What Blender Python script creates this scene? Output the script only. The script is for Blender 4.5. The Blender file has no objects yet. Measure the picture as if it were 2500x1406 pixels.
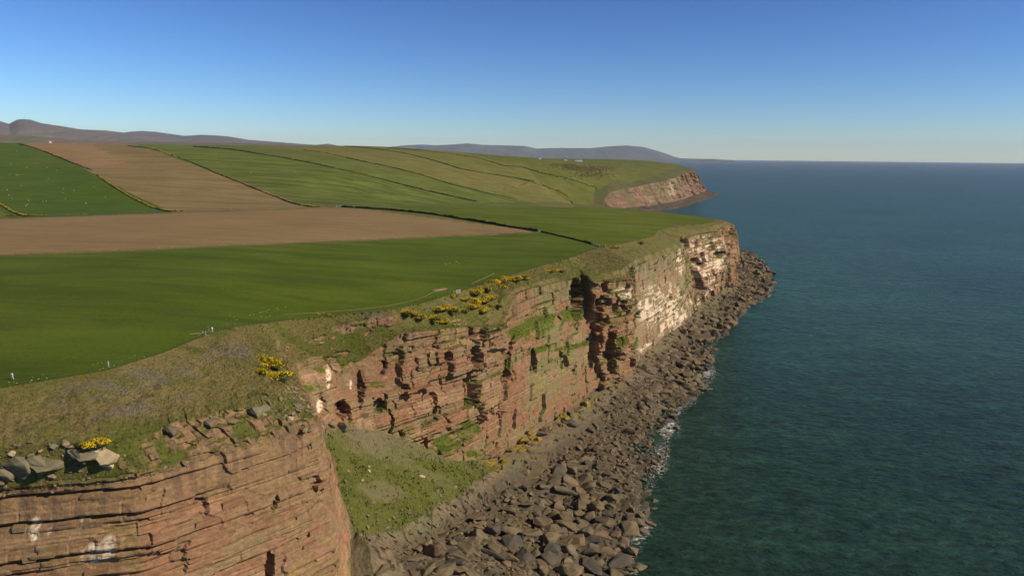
import bpy, bmesh, math, random
import numpy as np
from mathutils import Matrix, Vector

rng = np.random.default_rng(11)
random.seed(11)
SC = bpy.context.scene
COL = SC.collection
R = math.radians

# ------------------------------------------------------------------ camera
CAM_Z = 150.0
FPX = 1785.0
PITCH, ROLL = R(10.26), R(0.54)
CPOS = np.array([0.0, 0.0, CAM_Z])
fwd = np.array([0, math.cos(PITCH), -math.sin(PITCH)])
r0 = np.array([1.0, 0, 0]); u0 = np.array([0, math.sin(PITCH), math.cos(PITCH)])
rgt = r0 * math.cos(ROLL) + u0 * math.sin(ROLL)
upv = u0 * math.cos(ROLL) - r0 * math.sin(ROLL)
cam_d = bpy.data.cameras.new('camera'); cam = bpy.data.objects.new('camera', cam_d); COL.objects.link(cam)
cam_d.sensor_width = 36; cam_d.lens = 36 * FPX / 2500
cam_d.clip_start = 1; cam_d.clip_end = 150000
m = Matrix.Identity(4)
for i in range(3):
    m[i][0] = rgt[i]; m[i][1] = upv[i]; m[i][2] = -fwd[i]; m[i][3] = CPOS[i]
cam.matrix_world = m
SC.camera = cam

# ------------------------------------------------------------------ light
SUN_EL = R(37)
SUN_DIR = np.array([0.955, -0.295]); SUN_DIR /= np.linalg.norm(SUN_DIR)     # towards the sun, plan
sv = Vector((SUN_DIR[0] * math.cos(SUN_EL), SUN_DIR[1] * math.cos(SUN_EL), math.sin(SUN_EL)))
w = bpy.data.worlds.new('World'); SC.world = w; w.use_nodes = True
wn = w.node_tree.nodes; wl = w.node_tree.links
bg = wn['Background']; bg.inputs['Strength'].default_value = 0.05
sky = wn.new('ShaderNodeTexSky'); sky.sky_type = 'NISHITA'; sky.sun_disc = False
sky.sun_elevation = SUN_EL; sky.sun_rotation = math.atan2(SUN_DIR[0], SUN_DIR[1])
sky.air_density = 0.9; sky.dust_density = 0.0; sky.ozone_density = 7.0; sky.altitude = 100
gm_ = wn.new('ShaderNodeGamma'); gm_.inputs[1].default_value = 1.6
wl.new(sky.outputs[0], gm_.inputs[0])
sc_ = wn.new('ShaderNodeVectorMath'); sc_.operation = 'SCALE'; sc_.inputs['Scale'].default_value = .70
wl.new(gm_.outputs[0], sc_.inputs[0]); wl.new(sc_.outputs[0], bg.inputs[0])
sun_d = bpy.data.lights.new('sun', 'SUN'); sun_d.energy = 5.0; sun_d.angle = R(0.5); sun_d.color = (1.0, 0.86, 0.66)
sun = bpy.data.objects.new('sun', sun_d); COL.objects.link(sun)
sun.rotation_euler = sv.to_track_quat('Z', 'Y').to_euler()
SC.view_settings.view_transform = 'Standard'; SC.view_settings.look = 'None'
SC.view_settings.exposure = 0.08; SC.view_settings.gamma = 1; SC.view_settings.use_curve_mapping = False
SC.cycles.max_bounces = 6; SC.cycles.diffuse_bounces = 2; SC.cycles.glossy_bounces = 2
SC.cycles.transparent_max_bounces = 8; SC.cycles.volume_bounces = 0
SC.cycles.use_denoising = True

# ------------------------------------------------------------------ helpers
def ray(px, py):
    return fwd + rgt * (px - 1250) / FPX + upv * (703 - py) / FPX
def Z(px, py, z):
    d = ray(px, py); return CPOS + d * (z - CAM_Z) / d[2]
def Yd(px, py, y):
    d = ray(px, py); return CPOS + d * y / d[1]
def P3(x, y, z): return np.array([x, y, z], float)
def project(p):
    q = np.asarray(p) - CPOS
    zc = np.maximum(q @ fwd, 1e-3)
    return 1250 + FPX * (q @ rgt) / zc, 703 - FPX * (q @ upv) / zc

def h2(i, j, seed=0):
    n = (np.asarray(i).astype(np.int64) * 374761393 + np.asarray(j).astype(np.int64) * 668265263 + seed * 1442695041) & 0xFFFFFFFF
    n = ((n ^ (n >> 13)) * 1274126177) & 0xFFFFFFFF
    n = ((n ^ (n >> 16)) * 2246822519) & 0xFFFFFFFF
    n = n ^ (n >> 15)
    return n.astype(np.float64) / 4294967295.0
def vn(x, y, seed=0):
    xi = np.floor(x); yi = np.floor(y); fx = x - xi; fy = y - yi
    fx = fx * fx * (3 - 2 * fx); fy = fy * fy * (3 - 2 * fy)
    a = h2(xi, yi, seed); b = h2(xi + 1, yi, seed); c = h2(xi, yi + 1, seed); d = h2(xi + 1, yi + 1, seed)
    return a + (b - a) * fx + (c - a) * fy + (a - b - c + d) * fx * fy
def fbm(x, y, seed=0, oct=4, gain=.5):
    s = 0; A = 1; t = 0
    for o in range(oct):
        s = s + A * vn(x, y, seed + o * 17); t += A; A *= gain; x = x * 2.03 + 5.1; y = y * 2.03 + 9.7
    return s / t
def sst(e0, e1, x):
    t = np.clip((x - e0) / (e1 - e0), 0, 1); return t * t * (3 - 2 * t)

def tag(o, label=None, cat=None, group=None, kind=None):
    if label: o['label'] = label
    if cat: o['category'] = cat
    if group: o['group'] = group
    if kind: o['kind'] = kind
    return o
def link(name, me, parent=None, loc=None):
    o = bpy.data.objects.new(name, me); COL.objects.link(o)
    if parent is not None: o.parent = parent
    if loc is not None: o.location = loc
    return o
def mesh_np(name, V, faces, mats, attrs=None, smooth=False, midx=None):
    V = np.asarray(V, np.float32).reshape(-1, 3)
    if isinstance(faces, np.ndarray): faces = [faces]
    faces = [np.asarray(f, np.int32) for f in faces if len(f)]
    me = bpy.data.meshes.new(name)
    me.vertices.add(len(V)); me.vertices.foreach_set('co', V.ravel())
    nl = sum(f.size for f in faces); npoly = sum(len(f) for f in faces)
    me.loops.add(nl); me.polygons.add(npoly)
    me.loops.foreach_set('vertex_index', np.concatenate([f.ravel() for f in faces]))
    tot = np.concatenate([np.full(len(f), f.shape[1], np.int32) for f in faces])
    st = np.concatenate([[0], np.cumsum(tot)[:-1]]).astype(np.int32)
    me.polygons.foreach_set('loop_start', st)
    me.polygons.foreach_set('use_smooth', np.full(npoly, smooth, bool))
    if midx is not None: me.polygons.foreach_set('material_index', np.asarray(midx, np.int32))
    for mt in (mats if isinstance(mats, (list, tuple)) else [mats]): me.materials.append(mt)
    me.update(calc_edges=True)
    for k, a in (attrs or {}).items():
        a = np.asarray(a, np.float32)
        if a.ndim == 2:
            at = me.attributes.new(k, 'FLOAT_COLOR', 'POINT')
            if a.shape[1] == 3: a = np.concatenate([a, np.ones((len(a), 1), np.float32)], 1)
            at.data.foreach_set('color', a.ravel())
        else:
            at = me.attributes.new(k, 'FLOAT', 'POINT'); at.data.foreach_set('value', a)
    return me
def grid_faces(nr, nc):
    i = np.arange(nr * nc).reshape(nr, nc)
    return np.stack([i[:-1, :-1], i[:-1, 1:], i[1:, 1:], i[1:, :-1]], -1).reshape(-1, 4)
def compact(V, F, attrs=None):
    u, inv = np.unique(F.ravel(), return_inverse=True)
    return V[u], inv.reshape(F.shape), {k: a[u] for k, a in (attrs or {}).items()}
def in_poly(px, py, poly):
    poly = np.asarray(poly, float); ins = np.zeros(np.shape(px), bool)
    x1, y1 = poly[-1]
    for x2, y2 in poly:
        c = ((y1 > py) != (y2 > py))
        with np.errstate(divide='ignore', invalid='ignore'):
            xi = (x2 - x1) * (py - y1) / (y2 - y1 + 1e-12) + x1
        ins ^= c & (px < xi); x1, y1 = x2, y2
    return ins

# ------------------------------------------------------------------ materials
def nmat(name):
    m = bpy.data.materials.new(name); m.use_nodes = True
    nt = m.node_tree; return m, nt.nodes, nt.links, nt.nodes['Principled BSDF']
def ramp_noise(N, L, vec, scale, cols, detail=6, rough=.6, pos=None):
    n = N.new('ShaderNodeTexNoise'); n.inputs['Scale'].default_value = scale
    n.inputs['Detail'].default_value = detail; n.inputs['Roughness'].default_value = rough
    L.new(vec, n.inputs['Vector'])
    r = N.new('ShaderNodeValToRGB'); e = r.color_ramp.elements
    pos = pos or [0.3 + 0.4 * i / (len(cols) - 1) for i in range(len(cols))]
    while len(e) < len(cols): e.new(.5)
    for k, c in enumerate(cols): e[k].position = pos[k]; e[k].color = (*c, 1)
    L.new(n.outputs['Fac'], r.inputs[0]); return r.outputs[0], n.outputs['Fac']
def mapping(N, L, scale=(1, 1, 1), rot=0.0):
    tc = N.new('ShaderNodeTexCoord'); mp = N.new('ShaderNodeMapping')
    mp.inputs['Scale'].default_value = scale; mp.inputs['Rotation'].default_value = (0, 0, rot)
    L.new(tc.outputs['Object'], mp.inputs[0]); return mp.outputs[0]
def mul(N, L, a, b, fac=1.0, mode='MULTIPLY'):
    x = N.new('ShaderNodeMix'); x.data_type = 'RGBA'; x.blend_type = mode
    x.inputs[0].default_value = fac
    L.new(a, x.inputs[6]); L.new(b, x.inputs[7]); return x.outputs[2]
def bump(N, L, fac, bsdf, dist, strength=1.0):
    b = N.new('ShaderNodeBump'); b.inputs['Distance'].default_value = dist; b.inputs['Strength'].default_value = strength
    L.new(fac, b.inputs['Height']); L.new(b.outputs[0], bsdf.inputs['Normal'])
def mat_plain(name, c, rough=.9, var=.25, scale=3.0):
    m, N, L, B = nmat(name); v = mapping(N, L)
    lo = tuple(x * (1 - var) for x in c); hi = tuple(min(1, x * (1 + var)) for x in c)
    col, f = ramp_noise(N, L, v, scale, [lo, c, hi]); L.new(col, B.inputs['Base Color'])
    B.inputs['Roughness'].default_value = rough; B.inputs['Specular IOR Level'].default_value = .15
    return m
def mat_field(name, cols, rot, stripe=(.02, .25), fine=.6, amount=.5, spec=.1):
    """crop / pasture: broad patches, faint drilling lines along one plan direction, fine sward grain"""
    m, N, L, B = nmat(name)
    v0 = mapping(N, L); v1 = mapping(N, L, (stripe[0], stripe[1], .1), rot)
    c0, f0 = ramp_noise(N, L, v0, .012, cols, 5, .6)
    c1, f1 = ramp_noise(N, L, v1, 1.0, [(.68,) * 3, (1.0,) * 3, (1.26,) * 3], 4, .65, [.40, .5, .60])
    c2, f2 = ramp_noise(N, L, v0, fine, [(.74,) * 3, (1.0,) * 3, (1.25,) * 3], 4, .7)
    c = mul(N, L, c0, c1, amount); c = mul(N, L, c, c2, .7)
    L.new(c, B.inputs['Base Color']); B.inputs['Roughness'].default_value = .95
    B.inputs['Specular IOR Level'].default_value = spec
    bump(N, L, f2, B, .35, .7)
    return m
def mat_attr(name, fine=1.2, lo=.7, hi=1.3, dist=.25, rough=.92, streak=None, spec=.15):
    m, N, L, B = nmat(name); v = mapping(N, L)
    at = N.new('ShaderNodeAttribute'); at.attribute_name = 'tint'
    c2, f2 = ramp_noise(N, L, v, fine, [(lo,) * 3, (1,) * 3, (hi,) * 3], 6, .7)
    c = mul(N, L, at.outputs['Color'], c2)
    if streak:
        v2 = mapping(N, L, streak); c3, f3 = ramp_noise(N, L, v2, 1, [(.8,) * 3, (1,) * 3, (1.2,) * 3], 4, .6)
        c = mul(N, L, c, c3)
    L.new(c, B.inputs['Base Color']); B.inputs['Roughness'].default_value = rough
    B.inputs['Specular IOR Level'].default_value = spec
    if dist: bump(N, L, f2, B, dist, .8)
    return m

M_ROCK = mat_attr('sandstone', .9, .72, 1.25, .35, streak=(.5, .5, 2.2))
M_TURF = mat_attr('rough_turf', 1.4, .62, 1.35, .4)
M_SHORE = mat_attr('shore_rock', .8, .7, 1.3, .3)

# ------------------------------------------------------------------ stations of the near coast
# rows: F fence line, G foot of the grass, R rock rim, M1/M2 mid ledge, B cliff foot, P1, P2, W water line
ST = []
def lerp(a, b, t): return a + (b - a) * t
def station(F, G, Rr, B, W, M1=None, M2=None, P1=None, P2=None, amp=(1, 1, 1), tone=0.0):
    if M1 is None: M1 = lerp(Rr, B, .36); M1[2] = lerp(Rr[2], B[2], .36)
    if M2 is None: M2 = lerp(Rr, B, .64)
    if P1 is None: P1 = lerp(B, W, .13); P1[2] = B[2] - 1.2
    if P2 is None: P2 = lerp(B, W, .42); P2[2] = 4.2
    ST.append((np.array([F, G, Rr, M1, M2, B, P1, P2, W]), amp, tone))
def near(F, G, Rr, out, **k):
    o = np.array([out[0], out[1], 0.0]); o /= np.linalg.norm(o)
    B = Rr + o * 9; B[2] = 7; W = Rr + o * 66; W[2] = 0
    station(F, G, Rr, B, W, **k)
near(Z(-420, 1020, 97), Z(-420, 1130, 91), Z(-420, 1285, 79), (.46, -.88), amp=(.8, 1.7, 1.5))
near(Z(0, 948, 97), Z(0, 1085, 90), Z(0, 1212, 79), (.46, -.88), amp=(.8, 1.7, 1.5))
near(Z(263, 905, 97), Z(285, 1075, 88.5), Z(335, 1175, 79.5), (.46, -.88), amp=(.7, 1.4, 1.3))
near(Z(400, 862, 96.5), Z(460, 1030, 88), Z(560, 1108, 79.5), (.46, -.88), amp=(.5, .8, .9))
near(Z(500, 820, 96), Z(620, 985, 87), Z(700, 1066, 79.5), (.5, -.86), amp=(.5, .8, .9))
near(Z(560, 802, 96), Z(700, 955, 86), Z(788, 1038, 79), (.75, -.66), amp=(.5, .9, 1.0))
ST[-1][0][8] = P3(22, 190, 0); ST[-1][0][7] = P3(5, 186, 4); ST[-1][0][6] = P3(-32, 180, 6); ST[-1][0][5] = P3(-42, 180.5, 8)
# flank facing away, into the recess
station(Z(595, 796, 95), Yd(680, 880, 216), Yd(748, 958, 212), P3(-50, 211, 38), P3(32, 212, 0),
        P1=P3(-43, 205, 33), P2=P3(-22, 205, 14), amp=(.4, .6, .6))
station(Z(635, 790, 93), Yd(660, 828, 240), Yd(700, 888, 241), P3(-66, 243, 54), P3(38, 230, 0),
        P1=P3(-52, 213, 33), P2=P3(-30, 215, 14), amp=(.4, .6, .6))
# recess wall above the grass fan
station(Z(700, 781, 91), Yd(715, 885, 258), Yd(720, 903, 256), Yd(795, 1035, 250), Z(1535, 1400, 0),
        P1=Yd(852, 1308, 217), P2=Yd(960, 1385, 221), amp=(.6, .8, .8))
station(Z(850, 766, 89), Yd(850, 872, 277), Yd(868, 894, 274), Yd(900, 1042, 268), Z(1560, 1300, 0),
        P1=Yd(945, 1305, 236), P2=Yd(1015, 1345, 240), amp=(.8, 1, 1))
station(Z(950, 757, 88.5), Yd(960, 800, 288), Yd(985, 812, 286), Yd(1000, 1068, 280), Z(1592, 1200, 0),
        P1=Yd(1050, 1248, 258), P2=Z(1092, 1300, 6), amp=(1.2, 1.2, 1.2))
station(Z(1040, 738, 88), Yd(1085, 790, 306), Yd(1110, 802, 304), Yd(1112, 1130, 297), Z(1606, 1140, 0),
        P1=Yd(1150, 1185, 287), P2=Z(1200, 1215, 6), amp=(1.4, 1.4, 1.2))
station(Z(1120, 712, 88), Yd(1200, 770, 334), Yd(1222, 795, 333), Z(1218, 1112, 9), Z(1628, 1078, 0), amp=(1.4, 1.5, 1.2))
# corner wall with the grassy ledge
station(Z(1195, 690, 87.6), Yd(1235, 716, 346), Yd(1246, 724, 352), Z(1252, 1092, 9), Z(1642, 1035, 0),
        M1=Yd(1252, 812, 352), M2=Yd(1246, 834, 340), amp=(.7, .9, .6), tone=.5)
station(Z(1270, 665, 87.2), Yd(1300, 692, 383), Yd(1310, 700, 386), Z(1332, 1040, 9), Z(1666, 998, 0),
        M1=Yd(1325, 780, 384), M2=Yd(1325, 822, 371), amp=(.7, .9, .6), tone=.6)
station(Z(1350, 640, 86.6), Yd(1385, 672, 421), Yd(1395, 683, 425), Z(1412, 985, 9), Z(1692, 975, 0),
        M1=Yd(1404, 765, 421), M2=Yd(1410, 792, 412), amp=(.9, .9, .6), tone=.6)
station(Z(1385, 632, 86.5), Yd(1416, 668, 452), Yd(1420, 676, 455), Z(1440, 960, 9), Z(1706, 962, 0),
        M1=Yd(1425, 760, 448), M2=Yd(1428, 800, 436), amp=(1, 1, 1), tone=.3)
# red buttress
station(Z(1408, 625, 86), Yd(1438, 674, 444), Yd(1443, 690, 440), Z(1468, 945, 9), Z(1722, 945, 0),
        M1=Yd(1450, 770, 438), M2=Yd(1457, 820, 436), amp=(1.6, 2.0, 1.6))
station(Z(1440, 612, 85.5), Yd(1518, 660, 466), Yd(1525, 680, 463), Z(1546, 918, 9), Z(1738, 900, 0),
        M1=Yd(1530, 760, 461), M2=Yd(1536, 820, 459), amp=(1.6, 2.0, 1.6))
# pale wall
station(Z(1475, 603, 85), Yd(1540, 640, 509), Yd(1545, 650, 513), Z(1562, 873, 9), Z(1738, 842, 0),
        M1=Yd(1548, 740, 510), M2=Yd(1551, 790, 508), amp=(.6, .8, .8), tone=.8)
station(Z(1540, 590, 84), Yd(1588, 622, 561), Yd(1600, 633, 565), Z(1615, 830, 9), Z(1792, 790, 0),
        M1=Yd(1605, 700, 561), M2=Yd(1610, 760, 557), amp=(.6, .8, .8), tone=1)
station(Z(1598, 576, 82), Yd(1648, 598, 641), Yd(1660, 610, 648), Z(1685, 776, 9), Z(1822, 752, 0),
        M1=Yd(1665, 680, 643), M2=Yd(1671, 722, 638), amp=(.7, .9, .9), tone=1)
# far point
station(Z(1606, 562, 81.5), Yd(1632, 568, 706), Yd(1668, 580, 716), Z(1714, 742, 9), Z(1868, 722, 0),
        M1=Yd(1683, 650, 710), M2=Yd(1692, 692, 703), amp=(1.8, 1.6, 1.6), tone=.5)
station(Z(1650, 551, 80.5), Yd(1725, 557, 775), Yd(1737, 568, 779), Z(1752, 716, 9), Z(1884, 700, 0),
        M1=Yd(1743, 630, 770), M2=Yd(1746, 665, 762), amp=(1.6, 1.6, 1.6), tone=.4)
station(Z(1736, 544, 79), Yd(1766, 545, 822), Yd(1779, 553, 826), Z(1795, 694, 9), Z(1880, 668, 0),
        M1=Yd(1786, 600, 816), M2=Yd(1790, 640, 810), amp=(1.5, 1.8, 1.6), tone=0)
station(Z(1745, 535, 79), Yd(1772, 538, 856), Yd(1788, 546, 862), Z(1806, 682, 9), Z(1862, 640, 0), amp=(1.5, 1.8, 1.6))
station(P3(190, 960, 79.5), P3(212, 980, 75), P3(222, 985, 70), P3(243, 985, 8), Z(1815, 608, 0), amp=(1, 1, 1))
station(P3(115, 1080, 79), P3(140, 1100, 74), P3(150, 1108, 68), P3(170, 1125, 8), P3(260, 1260, 0), amp=(1, 1, 1))
station(P3(30, 1210, 74), P3(55, 1230, 70), P3(64, 1240, 62), P3(84, 1260, 8), P3(150, 1340, 0), amp=(1, 1, 1))
NST = len(ST)
ROWP = np.array([s[0] for s in ST])           # NST x 9 x 3
AMP = np.array([s[1] for s in ST]); TONE = np.array([s[2] for s in ST])

# far headland: rows F R B W
FAR = np.array([
    [P3(215, 1780, 28), P3(232, 1785, 22), P3(262, 1800, 3), P3(290, 1810, 0)],
    [Yd(1446, 514, 1990), Yd(1466, 518, 1985), Z(1488, 526, 4), Z(1505, 531, 0)],
    [Yd(1453, 462, 2190), Yd(1487, 470, 2165), Z(1520, 508, 5), Z(1580, 518, 0)],
    [Yd(1535, 447, 2345), Yd(1560, 455, 2315), Z(1592, 502, 5), Z(1642, 511, 0)],
    [Yd(1610, 428, 2560), Yd(1640, 438, 2525), Z(1657, 490, 5), Z(1694, 499, 0)],
    [Yd(1660, 411, 2860), Yd(1690, 419, 2850), Z(1712, 471, 5), Z(1752, 477, 0)],
    [Yd(1668, 406, 3050), Yd(1699, 413, 3030), Z(1728, 465, 5), Z(1758, 472.5, 0)],
    [P3(640, 3350, 118), P3(690, 3360, 105), P3(760, 3370, 5), P3(860, 3380, 0)],
    [P3(560, 3900, 105), P3(620, 3900, 95), P3(680, 3900, 5), P3(740, 3900, 0)]])

# ------------------------------------------------------------------ terrain height (thin plate spline through surveyed points)
ctrl = []
for p in ROWP[:, 0]: ctrl.append(p)
for (a, b, z) in [(0, 625, 95), (320, 612, 94.5), (640, 597, 93), (1000, 580, 88), (1320, 567, 85.6), (-300, 640, 96), (0, 760, 97), (500, 700, 95.5),
                  (900, 650, 90), (1200, 610, 86.5), (0, 540, 92.5), (400, 521, 90.5), (830, 505, 88), (1060, 504, 86), (1290, 505, 83.5), (1520, 513, 81), (-300, 552, 93), (1450, 560, 84.5)]:
    ctrl.append(Z(a, b, z))
for px, L in {-250: [(520, 1000), (440, 1330), (351, 1850)], 0: [(521, 1010), (440, 1350), (352, 1900)], 200: [(518, 1030), (440, 1370), (356, 1950)],
              400: [(515, 1060), (440, 1400), (357.5, 2000)], 600: [(508, 1150), (435, 1480), (357.5, 2100)], 800: [(500, 1230), (430, 1560), (357, 2200)],
              950: [(500, 1380), (430, 1700), (359, 2300)], 1100: [(500, 1500), (430, 1850), (371, 2400)], 1200: [(500, 1620), (435, 1950), (379.5, 2500)],
              1300: [(500, 1720), (440, 2050), (387, 2600)], 1400: [(498, 1830), (440, 2150), (392.5, 2700)], 1500: [(430, 2330), (395, 2850)],
              1580: [(418, 2600), (395.5, 2950)], 1640: [(408, 2850), (400, 3060)]}.items():
    for (py, y) in L: ctrl.append(Yd(px, py, y))
for p in FAR[:, 0]: ctrl.append(p)
for (x, y, z) in [(-1500, 2600, 150), (-700, 2800, 150), (-200, 3000, 145), (150, 3300, 130), (400, 3600, 115), (-1500, 3600, 110), (-600, 4200, 100),
                  (200, 4400, 90), (-900, 1400, 100), (-400, 170, 98), (-300, 60, 97), (-600, 300, 98), (120, 1500, 40), (0, 1380, 48)]:
    ctrl.append(P3(x, y, z))
ctrl = np.array(ctrl)
CX = ctrl[:, :2] / 1000
def tpsk(r2): return np.where(r2 > 1e-12, .5 * r2 * np.log(r2 + 1e-12), 0)
n = len(ctrl)
Kt = tpsk(((CX[:, None] - CX[None]) ** 2).sum(-1)) + np.eye(n) * 1e-5
Pm = np.concatenate([np.ones((n, 1)), CX], 1)
A = np.zeros((n + 3, n + 3)); A[:n, :n] = Kt; A[:n, n:] = Pm; A[n:, :n] = Pm.T
sol = np.linalg.solve(A, np.concatenate([ctrl[:, 2], np.zeros(3)]))
def height(x, y):
    x = np.asarray(x, float); y = np.asarray(y, float); shp = x.shape
    q = np.stack([x.ravel(), y.ravel()], 1) / 1000; out = np.empty(len(q))
    for i in range(0, len(q), 20000):
        qq = q[i:i + 20000]
        out[i:i + 20000] = tpsk(((qq[:, None] - CX[None]) ** 2).sum(-1)) @ sol[:n] + sol[n] + qq @ sol[n + 1:]
    return out.reshape(shp)
def hit(px, py, y0=120, y1=5200, n=900):
    """where the ray of a photo pixel meets the terrain"""
    d = ray(px, py); ys = np.geomspace(y0, y1, n); p = CPOS + d * (ys / d[1])[:, None]
    below = p[:, 2] < height(p[:, 0], p[:, 1])
    if not below.any(): return p[-1]
    k = max(1, int(np.argmax(below))); lo, hi = ys[k - 1], ys[k]
    for _ in range(14):
        mid = .5 * (lo + hi); q = CPOS + d * mid / d[1]
        if q[2] < float(height(q[0], q[1])): hi = mid
        else: lo = mid
    q = CPOS + d * hi / d[1]; q[2] = float(height(q[0], q[1])); return q

# ------------------------------------------------------------------ near coast: one lofted, bedded surface
def resample(rows, step_fn):
    """rows: NST x K x 3 -> denser columns, spaced by distance from the camera"""
    mid = .5 * (rows[:, 2] + rows[:, 5])
    t = [0.0]
    s = 0.0
    while s < len(rows) - 1:
        i = int(s); seg = max(np.linalg.norm(rows[i + 1, 2] - rows[i, 2]), np.linalg.norm(rows[i + 1, 5] - rows[i, 5]), 1.0)
        p = lerp(mid[i], mid[i + 1], s - i); s += step_fn(np.linalg.norm(p - CPOS)) / seg; t.append(min(s, len(rows) - 1))
    return np.array(t)
tt = resample(ROWP, lambda d: min(max(.0019 * d, .36), 1.5) if d < 950 else 4.0)
NC = len(tt)
i0 = np.minimum(tt.astype(int), NST - 2); fr = (tt - i0)[:, None, None]
cols = ROWP[i0] * (1 - fr) + ROWP[i0 + 1] * fr            # NC x 9 x 3
fr1 = (tt - i0)[:, None]
camp = AMP[i0] * (1 - fr1) + AMP[i0 + 1] * fr1
ctone = TONE[i0] * (1 - fr1[:, 0]) + TONE[i0 + 1] * fr1[:, 0]
# smooth the plan a little along the coast
def smooth_cols(a, sig):
    k = np.exp(-.5 * (np.arange(-3 * sig, 3 * sig + 1) / sig) ** 2); k /= k.sum()
    pad = np.concatenate([np.repeat(a[:1], 3 * sig, 0), a, np.repeat(a[-1:], 3 * sig, 0)], 0)
    return np.apply_along_axis(lambda v: np.convolve(v, k, 'valid'), 0, pad)
cols = smooth_cols(cols, 5)
mid = .5 * (cols[:, 2, :2] + cols[:, 5, :2])
arc = np.concatenate([[0], np.cumsum(np.linalg.norm(np.diff(mid, axis=0), axis=1))])
tg = np.gradient(smooth_cols(mid, 14), axis=0); tg /= np.linalg.norm(tg, axis=1)[:, None] + 1e-9
outn = np.stack([tg[:, 1], -tg[:, 0]], 1)
# an inland lip below the field
E = cols[:, 0].copy(); E[:, :2] -= outn * 6; E[:, 2] = height(E[:, 0], E[:, 1]) - .8
cols[:, 0, 2] = height(cols[:, 0, 0], cols[:, 0, 1]) + .05
U = cols[:, 8].copy(); dW = cols[:, 8, :2] - cols[:, 7, :2]; dW /= np.linalg.norm(dW, axis=1)[:, None]; U[:, :2] += dW * 25; U[:, 2] = -7
allr = np.concatenate([E[:, None], cols, U[:, None]], 1)     # NC x 11 x 3
SUBS = [4, 36, 38, 68, 52, 96, 56, 24, 40, 8]
vv = [];
for k, nsub in enumerate(SUBS): vv += [k + j / nsub for j in range(nsub)]
vv.append(len(SUBS)); vv = np.array(vv); NR = len(vv)
k0 = np.minimum(vv.astype(int), 9); fv = (vv - k0)[:, None]
LV = np.stack([allr[:, k] for k in k0], 0) * (1 - fv[:, None]) + np.stack([allr[:, k + 1] for k in k0], 0) * fv[:, None]   # NR x NC x 3
LV = LV.reshape(NR, NC, 3)
VVg = np.repeat(vv[:, None], NC, 1); TTg = np.repeat(tt[None], NR, 0); ARC = np.repeat(arc[None], NR, 0)
PX, PY = project(LV.reshape(-1, 3)); PX = PX.reshape(NR, NC); PY = PY.reshape(NR, NC)
ON = np.repeat(outn[None], NR, 0)
# --- bedding
def bounds(lo, hi, seed, z0=-60, z1=140):
    r = np.random.default_rng(seed); b = [z0]
    while b[-1] < z1: b.append(b[-1] + lo + (hi - lo) * r.random() ** 1.6)
    return np.array(b)
zb = LV[..., 2] + .028 * ARC * np.cos(ARC * .013) * .2 + 1.3 * fbm(ARC * .022, LV[..., 2] * .05, 3, 3) + .5 * fbm(ARC * .12, LV[..., 2] * .2, 5, 2)
nearw = sst(5.6, 5.0, TTg)
def beds(bd, Llo, Lhi, seed):
    i = np.clip(np.searchsorted(bd, zb) - 1, 0, len(bd) - 2)
    dlo = zb - bd[i]; dhi = bd[i + 1] - zb
    Ls = Llo + (Lhi - Llo) * h2(i, 3, seed)
    u = ARC / Ls + 17.3 * h2(i, 5, seed) + (.2 + .9 * nearw) * (fbm(ARC * .02, LV[..., 2] * .11, seed + 9, 3) - .5) + .16 * (fbm(ARC * .3, LV[..., 2] * .5, seed + 7, 2) - .5)
    c = np.floor(u); f = u - c; de = np.minimum(f, 1 - f) * Ls
    return i, c, dlo, dhi, de
b1 = bounds(5, 12, 1); b2 = bounds(1.3, 6.5, 2); b3 = bounds(.45, 1.1, 3)
i1, c1, l1, u1, e1 = beds(b1, 9, 24, 31)
i2, c2, l2, u2, e2 = beds(b2, 5, 22, 32)
i3, c3, l3, u3, e3 = beds(b3, 3, 16, 33)
a1, a2, a3 = (np.repeat(camp[None, :, k], NR, 0) for k in range(3))
plate = sst(.47, .60, fbm(ARC * .032, LV[..., 2] * .06, 55, 3)); a2 = a2 * (1 - .75 * plate); a3 = a3 * (1 - .8 * plate) * .75
D = 2.7 * a1 * (h2(i1, c1, 41) - .5) + .9 * a2 * (h2(i2, c2, 42) - .5) + .8 * a2 * (h2(i2, 0, 43) - .5) + .34 * a3 * (h2(i3, c3, 44) - .5) + .3 * a3 * (h2(i3, 0, 47) - .5)
b4 = bounds(2.4, 6.0, 4); z4 = zb + 1.6 * (fbm(ARC * .03, zb * .02, 57, 3) - .5) + .06 * (ARC - 60) * sst(3.2, .5, TTg) * 0
i4 = np.clip(np.searchsorted(b4, z4) - 1, 0, len(b4) - 2); l4 = z4 - b4[i4]; thick4 = .30 + .55 * sst(3.4, 1.2, TTg)
run4 = sst(.44, .56, fbm(ARC * .022 + 7 * h2(i4, 1, 58), i4 * 3.7, 59, 3) + .12 * sst(3.2, 1.0, TTg))
D -= nearw * run4 * (h2(i4, 2, 58) > .15) * (1.0 + .9 * sst(3.4, 1.2, TTg)) * np.exp(-(l4 / thick4) ** 2)
D += nearw * .5 * (h2(i4, 3, 58) - .5) + nearw * run4 * .35 * np.exp(-((l4 - 1.1) / .5) ** 2)
fade = sst(.46, .62, fbm(ARC * .05, LV[..., 2] * .12, 51, 3))
D -= (1.5 * a2 * np.exp(-(l2 / .42) ** 2) * (h2(i2, 0, 45) > .45)) * fade
D -= 1.1 * a2 * np.exp(-(e2 / .3) ** 2) * (h2(i2, c2, 46) > .8) * (1 - .75 * nearw) + 3.2 * np.exp(-(e1 / .6) ** 2) * a1 * (h2(i1, c1, 48) > .62) * (.12 + .88 * sst(5.2, 6.2, TTg))
D -= .5 * a3 * np.exp(-(l3 / .22) ** 2) * (h2(i3, 0, 49) > .5) * sst(.4, .55, fbm(ARC * .08, LV[..., 2] * .3, 52, 3))
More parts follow.
